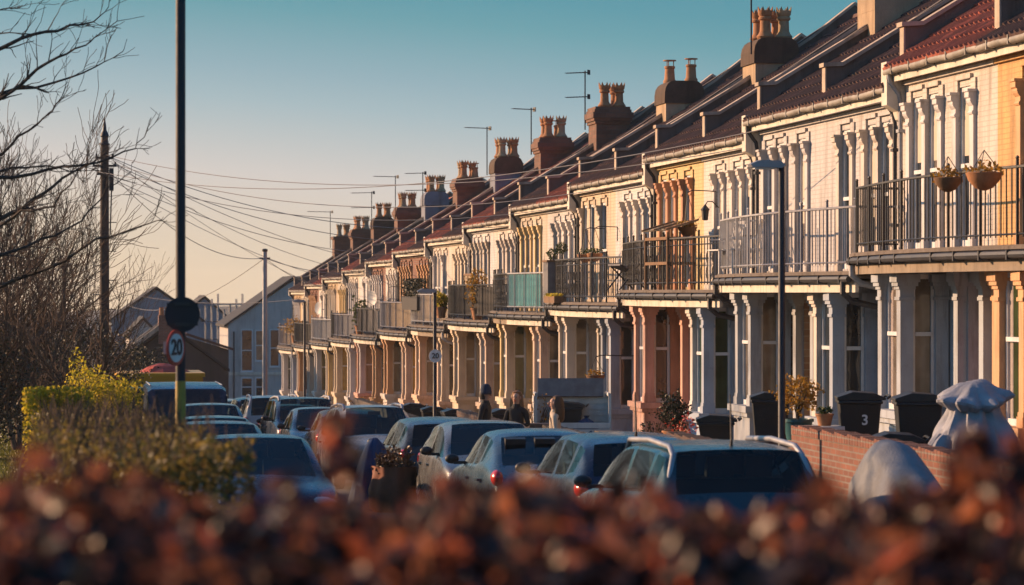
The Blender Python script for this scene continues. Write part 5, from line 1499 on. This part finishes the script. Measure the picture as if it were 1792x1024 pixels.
# copper beech hedge right in front of the lens
FZ = 4.25
c0 = ray(896, 512, FZ)
t = thing('beech_hedge', 'copper leaved beech hedge, out of focus, along the bottom of the view', 'hedge', (c0.x, c0.y, CAMZ-1.62), -TH)
def beech(n):
    u = nrg.uniform(-1.15,1.15,n); v = nrg.random(n)
    dd = nrg.uniform(-.55,.75,n)
    top = -.324 + .022*np.sin(u*9+1.3) + .018*np.sin(u*23+dd*5) + .016*np.sin(u*41) - .05*np.abs(dd)**1.5 - .004*(u>.05)
    z = 1.62 + top - v**1.7*1.25
    return np.stack([u, dd, z],1)
leaves(20000, .055, beech, 'foliage', M['leaf_copper'], t, fold=.5, asp=.6)
def spikes(n):
    # taller shoots standing above the trimmed top
    S = [(-.255,-.18,.018),(-.245,-.22,.022),(.655,-.20,.016),(.655,-.235,.022),(.735,-.20,.018),(.735,-.235,.022),(-.67,-.23,.025),(.45,-.265,.025),(.2,-.275,.03),(-.33,-.27,.03),(.68,-.265,.03),(-.6,-.25,.03)]
    k = nrg.integers(0,len(S),n); A = np.array(S)[k]
    return np.stack([A[:,0]+nrg.normal(size=n)*A[:,2]*.6, nrg.uniform(-.3,.3,n)*.4, 1.62+A[:,1]-np.abs(nrg.normal(size=n))*.035],1)
leaves(260, .05, spikes, 'shoot_leaves', M['leaf_copper'], t, fold=.5, asp=.6)
mb = MB(); s = random.Random(2)
for i in range(420):
    u = s.uniform(-1.15,1.15); d0 = s.uniform(-.4,.6)
    p = Vector((u, d0, s.uniform(.0,.9))); q = p + Vector((s.uniform(-.15,.15), s.uniform(-.15,.15), s.uniform(.25,.5))); q.z = min(q.z, 1.33)
    mb.tube([p, p.lerp(q,.5)+Vector((s.uniform(-.04,.04),s.uniform(-.04,.04),0)), q], [.008,.005,.003], 4, caps=False)
mb.build('branches', M['bark'], t)
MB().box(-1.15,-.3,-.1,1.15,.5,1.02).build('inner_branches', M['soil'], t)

# ================================================================= ground
def strip(name, cols, mat, ys, label=None):
    """cols: list of (D, level) across; ys: list of Y"""
    mb = MB(); n = len(cols)
    for Yv in ys:
        for D, h in cols: mb.v.append((D, Yv, ground(Yv, h)))
    for i in range(len(ys)-1):
        for k in range(n-1): mb.face((i*n+k, i*n+k+1, (i+1)*n+k+1, (i+1)*n+k))
    o = mb.build(name, mat); o['kind'] = 'structure'; return o
def ground(Y, h):
    if Y <= 230: return zs(Y, h)
    return zs(230, h) - .012*(min(Y,500)-230)
YS = [-60,-20,0,15,30,60,100,150,200,230,300,400,500]
M['lawn_base'] = paint('lawn_base', (.07,.075,.015), .95, .35, 1.2, grime=.3, bumpk=.8)
strip('terrain', [(-1400,-2.4),(-300,-2.4),(-60,-2.3),(14,-2.3),(60,-2.3),(300,-2.4),(1400,-2.4)], M['soil'], [-80,0,230,500,1000,1570])
strip('road', [(1.3,-2.06),(4.3,-2.0),(7.3,-2.06)], M['asphalt'], YS)
mb = MB()
strip('pavement', [(-.35,-1.94),(1.18,-1.94)], M['paving'], YS); strip('pavement', [(7.42,-1.94),(9.41,-1.94)], M['paving'], YS)
for nm, a, b in (('kerb',1.18,1.3),('kerb',7.3,7.42)): strip(nm, [(a,-2.2),(a,-1.935),(b,-1.935),(b,-2.2)], M['stone'], YS)
strip('lawn', [(-60,-1.7),(-8,-1.6),(-.36,-1.62),(-.35,-2.3)], M['lawn_base'], YS)
strip('garden_ground', [(9.62,-2.3),(9.63,-1.27),(13.4,-1.27)], M['paving'], [30,45,60,75,90,110,130,150,163])
gr = leaves(26000, .10, lambda n: (lambda yy, xx: np.stack([xx, yy, CAMZ-1.59-SLOPE*yy],1))(nrg.uniform(35,110,n), nrg.uniform(-3.6,-.4,n)), 'grass', M.setdefault('leaf_grass', leafmat('leaf_grass', [(.09,.1,.012),(.16,.15,.02),(.06,.07,.012)], .4)), None, up=2.5, asp=.18)
gr['kind'] = 'stuff'; gr['label'] = 'short winter grass on the sunlit lawn'; gr['category'] = 'grass'

# ================================================================= far buildings
def winbox(par, x, y, z0, z1, w, face='-y', pane='glass_dark', fr='sash'):
    """sash window on a wall facing -y at plane y"""
    mb = MB(); h = w/2
    mb.box(x-h-.06,y-.06,z0-.06,x-h,y-.003,z1+.06); mb.box(x+h,y-.06,z0-.06,x+h+.06,y-.003,z1+.06); mb.box(x-h,y-.06,z1,x+h,y-.003,z1+.06); mb.box(x-h-.1,y-.1,z0-.12,x+h+.1,y-.0035,z0-.06); mb.box(x-h,y-.06,z0-.06,x+h,y-.003,z0)
    mb.box(x-h,y-.05,(z0+z1)/2-.03,x+h,y-.0035,(z0+z1)/2+.03)
    o = mb.build('window', M[fr], par); MB().box(x-h+.001,y-.02,z0+.001,x+h-.001,y-.005,z1-.001).build('pane', M[pane], o)
def gable_house(name, label, cx, cy, w, dep, eave, ridge, wall, roof, wins=(), zb=None, axis='y', chim=(), group='houses beyond the far end'):
    """gable end faces the viewer (-y)"""
    zb = zs(cy, -2.05) if zb is None else zb
    t = thing(name, label, 'house', (cx, cy, zb), 0, group)
    mb = MB(); mb.prism_y([(-w/2,-2),(w/2,-2),(w/2,eave),(0,ridge-.1),(-w/2,eave)], 0, dep); mb.build('wall', wall, t)
    rf = MB(); sl = (ridge-eave)/(w/2)
    for s_ in (-1,1):
        prof = [(s_*(w/2+.25), eave-.25*sl+.02),(0,ridge+.02),(0,ridge+.16),(s_*(w/2+.25), eave-.25*sl+.16)]
        if s_ > 0: prof = prof[::-1]
        rf.prism_y(prof, -.18, dep+.18)
    r = rf.build('roof', roof, t)
    for (x, y, hh) in chim:
        c = MB().box(x-.4,y-.35,ridge-1.2,x+.4,y+.35,ridge+hh).box(x-.46,y-.41,ridge+hh,x+.46,y+.41,ridge+hh+.12).build('chimney', M['brick_red'], r)
        for q in (-.2,.2): MB().lathe([(.13,0),(.1,.5),(.13,.52)], (x+q,y,ridge+hh+.11), 10).build('chimney_pot', M['pot_clay'], c)
    for wv in wins: winbox(t, *wv)
    return t
wallg = paint('wall_dull_white', (.44,.41,.39), .8, .2, 1.2, grime=.4)
Zg = 186
x0 = ray(398,600,Zg); xr = ray(515,485,Zg)
hw = xr.x - x0.x
zb = zs(xr.y, -2.05); ev = ray(398,568,Zg).z - zb; rd = ray(515,487,Zg).z - zb
def lx(px): return ray(px,600,Zg).x - xr.x
def lz(py): return ray(430,py,Zg).z - zb
gh = gable_house('gable_house', 'dull white gable house with a dark roof closing the far end of the terrace', xr.x, xr.y, hw*2, 9, ev, rd, wallg, M['slate'],
    [(lx(431), 0, lz(648), lz(578), .62, '-y', 'glass_dark'), (lx(456), 0, lz(630), lz(579), .62, '-y', 'glass_blind'), (lx(480), 0, lz(640), lz(578), .5, '-y', 'glass_dark'),
     (lx(431), 0, lz(692), lz(662), .6, '-y', 'glass_dark'), (lx(456), 0, lz(692), lz(662), .6, '-y', 'glass_dark')], zb)
MB().tube([(lx(408), -.08, lz(580)),(lx(408), -.08, lz(700))], .05, 8).build('downpipe', M['pipe'], gh)
MB().box(lx(400),-.07,lz(656),lx(500),-.004,lz(651)).build('string_course', M['fascia'], gh)
# terrace roofs across the junction on the left
def far(name, label, pxl, pxr, ybase, yeave, ypk, Z, wall, roof, wins=(), chim=(), dep=8, group='houses beyond the far end'):
    a = ray(pxl, yeave, Z); b = ray(pxr, yeave, Z); c = (a+b)/2; pk = ray(896, ypk, Z).z
    zb = min(ray(896, ybase, Z).z, zs(c.y, -2.05)); return gable_house(name, label, c.x, c.y, (b-a).length, dep, a.z-zb, pk-zb, wall, roof, wins, zb, chim=chim, group=group), zb, c
dark = paint('wall_dark_render', (.07,.055,.05), .9, .3, 1.2, grime=.5)
blu = paint('wall_slate_blue', (.16,.2,.25), .85, .2, 1.2, grime=.4)
t1, zb1, c1 = far('terraced_cottage', 'dark brick house with chimney and pale parapets behind the round sign', 196, 392, 720, 645, 572, 140, dark, M['slate'], chim=())
w1 = (ray(392,600,140)-ray(196,600,140)).length
pk = ray(896,572,140).z-zb1; evz = ray(896,645,140).z-zb1
for yy in (-.25, 2.6):
    sl = (pk-evz)/(w1/2)
    mb = MB(); mb.prism_y([(-w1/2-.3, evz-.3*sl+.17),(0,pk+.17),(0,pk+.42),(-w1/2-.3, evz-.3*sl+.42)], yy, yy+.35); mb.build('parapet', M['coping'], t1)
ch = MB().box(-.45,-.3,pk-.8,.25,.5,pk+.55).build('chimney', M['brick_red'], t1)
for q in (-.3,-.02): MB().lathe([(.12,0),(.1,.35),(.13,.38)], (q,.1,pk+.54), 10).build('chimney_pot', M['pot_clay'], ch)
far('gabled_house', 'blue grey house with a dark peaked roof seen past the pointed pole', 196, 352, 720, 560, 505, 218, blu, M['slate'])
far('gabled_house', 'small pale gable in front of the blue grey house', 226, 276, 720, 585, 558, 205, wallg, M['slate'])
far('gabled_house', 'grey flat gabled house under scaffolding right of the round sign', 318, 398, 720, 556, 520, 240, blu, M['slate'], wins=())
far('gabled_house', 'brown low roofed house filling in behind the round sign', 255, 400, 740, 612, 588, 165, dark, M['tile_brown'])
far('corner_shop', 'little cream corner building with a tiled porch left of the dull white gable', 360, 396, 720, 652, 630, 205, wallm(WC, False), M['tile_red'], wins=((-.35,0,1.0,2.4,.35),(.3,0,.3,2.4,.4)))
# scaffolding
Zs = 226; s0 = ray(350,560,Zs); t = thing('scaffolding', 'pole scaffolding around the far house right of the round sign', 'scaffolding', (s0.x, s0.y, zs(s0.y,-2.05)), 0)
mb = MB(); zt = ray(350,522,Zs).z - t.location.z
span = (ray(420,560,Zs)-ray(345,560,Zs)).length
for k in range(8):
    xx = span*k/7
    for yy in (0,1.3): mb.tube([(xx,yy,0),(xx,yy,zt*(.9+.14*((k*5)%4)/3))], .04, 5)
for q in range(5):
    zz = zt*(.3+.16*q)
    for yy in (0,1.3): mb.tube([(-.4,yy,zz),(span+.4,yy,zz)], .035, 5)
mb.build('tubes', M['steel'], t)
mb = MB()
for q in range(2,5): mb.box(-.3,.1,zt*(.3+.16*q)+.05,span+.3,1.2,zt*(.3+.16*q)+.1)
mb.build('boards', M['wood_grey'], t)
# wooded rise far away
def hillz(x): return 3.0*math.sin(x*.006+1)+2*math.sin(x*.017)
mb = MB(); N = 60
for i in range(N+1):
    x = -900 + 2200*i/N
    for yy, k in ((900,0),(960,.6),(1040,1),(1200,.9),(1500,.2)): mb.v.append((x, yy+60*math.sin(x*.01), -22 + k*(14.5+hillz(x))))
for i in range(N):
    for k in range(4): mb.face((i*5+k, (i+1)*5+k, (i+1)*5+k+1, i*5+k+1))
hl = mb.build('hills', paint('hill_wood', (.05,.05,.045), .95, .35, .03, grime=0, bumpk=0), smooth=80); hl['kind'] = 'structure'

hz = MB().box(-1450,-100,-45,1500,1650,14).build('haze', None) if False else None
HAZE = .00018
if HAZE:
    hm = bpy.data.materials.new('haze_air'); hm.use_nodes = True; hn = hm.node_tree; hn.nodes.remove(hn.nodes['Principled BSDF'])
    pv = nd(hn, 'ShaderNodeVolumePrincipled'); pv.inputs['Color'].default_value = (.95,.92,.88,1); pv.inputs['Density'].default_value = HAZE; pv.inputs['Anisotropy'].default_value = .2
    hn.links.new(pv.outputs[0], hn.nodes['Material Output'].inputs['Volume'])
    hz = MB().box(-1450,-100,-45,1500,1650,14).build('haze', hm); hz['kind'] = 'stuff'
# ================================================================= light, sky, camera
EXPO = .75
SUN_AZ = R(57); SUN_EL = R(16)            # azimuth to the left of straight up the street
w = bpy.data.worlds.new('World'); sc.world = w; w.use_nodes = True
nt = w.node_tree; bg = nt.nodes['Background']; out = nt.nodes['World Output']
sky = nd(nt, 'ShaderNodeTexSky', sky_type='NISHITA'); sky.sun_disc = False; sky.sun_elevation = SUN_EL; sky.sun_rotation = -SUN_AZ
sky.altitude = 50; sky.air_density = 1.2; sky.dust_density = 1.5; sky.ozone_density = 3
hs = nd(nt, 'ShaderNodeHueSaturation'); hs.inputs['Saturation'].default_value = 1.3; nt.links.new(sky.outputs[0], hs.inputs['Color'])
nt.links.new(mixcol(nt, 1.0, hs.outputs[0], (.74,.97,1.06), 'MULTIPLY'), bg.inputs[0]); bg.inputs[1].default_value = .12
tc = nd(nt, 'ShaderNodeTexCoord'); sp = nd(nt, 'ShaderNodeSeparateXYZ'); nt.links.new(tc.outputs['Generated'], sp.inputs[0])
# the band of evening colour that lies along the horizon, warmer towards the sun on the left
dt = nd(nt, 'ShaderNodeVectorMath', operation='DOT_PRODUCT'); nt.links.new(tc.outputs['Generated'], dt.inputs[0]); dt.inputs[1].default_value = (-math.sin(SUN_AZ), math.cos(SUN_AZ), 0)
el = nd(nt, 'ShaderNodeMath', operation='MULTIPLY_ADD'); nt.links.new(dt.outputs['Value'], el.inputs[0]); el.inputs[1].default_value = -.10; 
add = nd(nt, 'ShaderNodeMath', operation='ADD'); nt.links.new(sp.outputs[2], add.inputs[0]); nt.links.new(el.outputs[0], add.inputs[1]); el.inputs[2].default_value = .10*.60
cr = nd(nt, 'ShaderNodeValToRGB'); nt.links.new(maprange(nt, add.outputs[0], -.01, .13, 0, 1), cr.inputs[0])
def s2l(c): return tuple(((v/255+.055)/1.055)**2.4 if v/255 > .04045 else v/255/12.92 for v in c)
stops = [(0.0,(238,206,166)),(.19,(230,208,178)),(.30,(222,206,186)),(.44,(212,205,199)),(.614,(169,188,194)),(.695,(150,178,188)),(.84,(112,163,174)),(.91,(98,156,170)),(1.0,(88,150,166))]
e = cr.color_ramp.elements
for i, (p, c) in enumerate(stops):
    q = e[0] if i == 0 else (e[len(e)-1] if i == len(stops)-1 else e.new(p)); q.position = p; q.color = (*s2l(c), 1)
b2 = nd(nt, 'ShaderNodeBackground'); nt.links.new(cr.outputs[0], b2.inputs[0]); b2.inputs[1].default_value = 1/2**EXPO
mx = nd(nt, 'ShaderNodeMixShader'); nt.links.new(maprange(nt, sp.outputs[2], .12, .4, 0, 1), mx.inputs[0])
nt.links.new(b2.outputs[0], mx.inputs[1]); nt.links.new(bg.outputs[0], mx.inputs[2]); nt.links.new(mx.outputs[0], out.inputs[0])
ld = bpy.data.lights.new('sun', 'SUN'); ld.energy = 5.0; ld.angle = R(.5); ld.color = (1,.61,.345)
lo = bpy.data.objects.new('sun', ld); COL.objects.link(lo)
dv = Vector((-math.sin(SUN_AZ)*math.cos(SUN_EL), math.cos(SUN_AZ)*math.cos(SUN_EL), math.sin(SUN_EL)))
lo.rotation_euler = dv.to_track_quat('Z','Y').to_euler(); lo.location = (-40, 60, 40)
cd = bpy.data.cameras.new('camera'); cam = bpy.data.objects.new('camera', cd); COL.objects.link(cam)
cam.location = (0,0,CAMZ); cam.rotation_euler = (PI/2, 0, -TH)
cd.sensor_width = 36; cd.lens = F/1792*36; cd.clip_end = 9000; cd.clip_start = .1
cd.dof.use_dof = True; cd.dof.focus_distance = 58; cd.dof.aperture_fstop = 3.6
sc.camera = cam
sc.view_settings.view_transform = 'Standard'; sc.view_settings.look = 'None'; sc.view_settings.exposure = EXPO; sc.view_settings.gamma = 1
sc.cycles.use_denoising = True
sc.cycles.max_bounces = 6
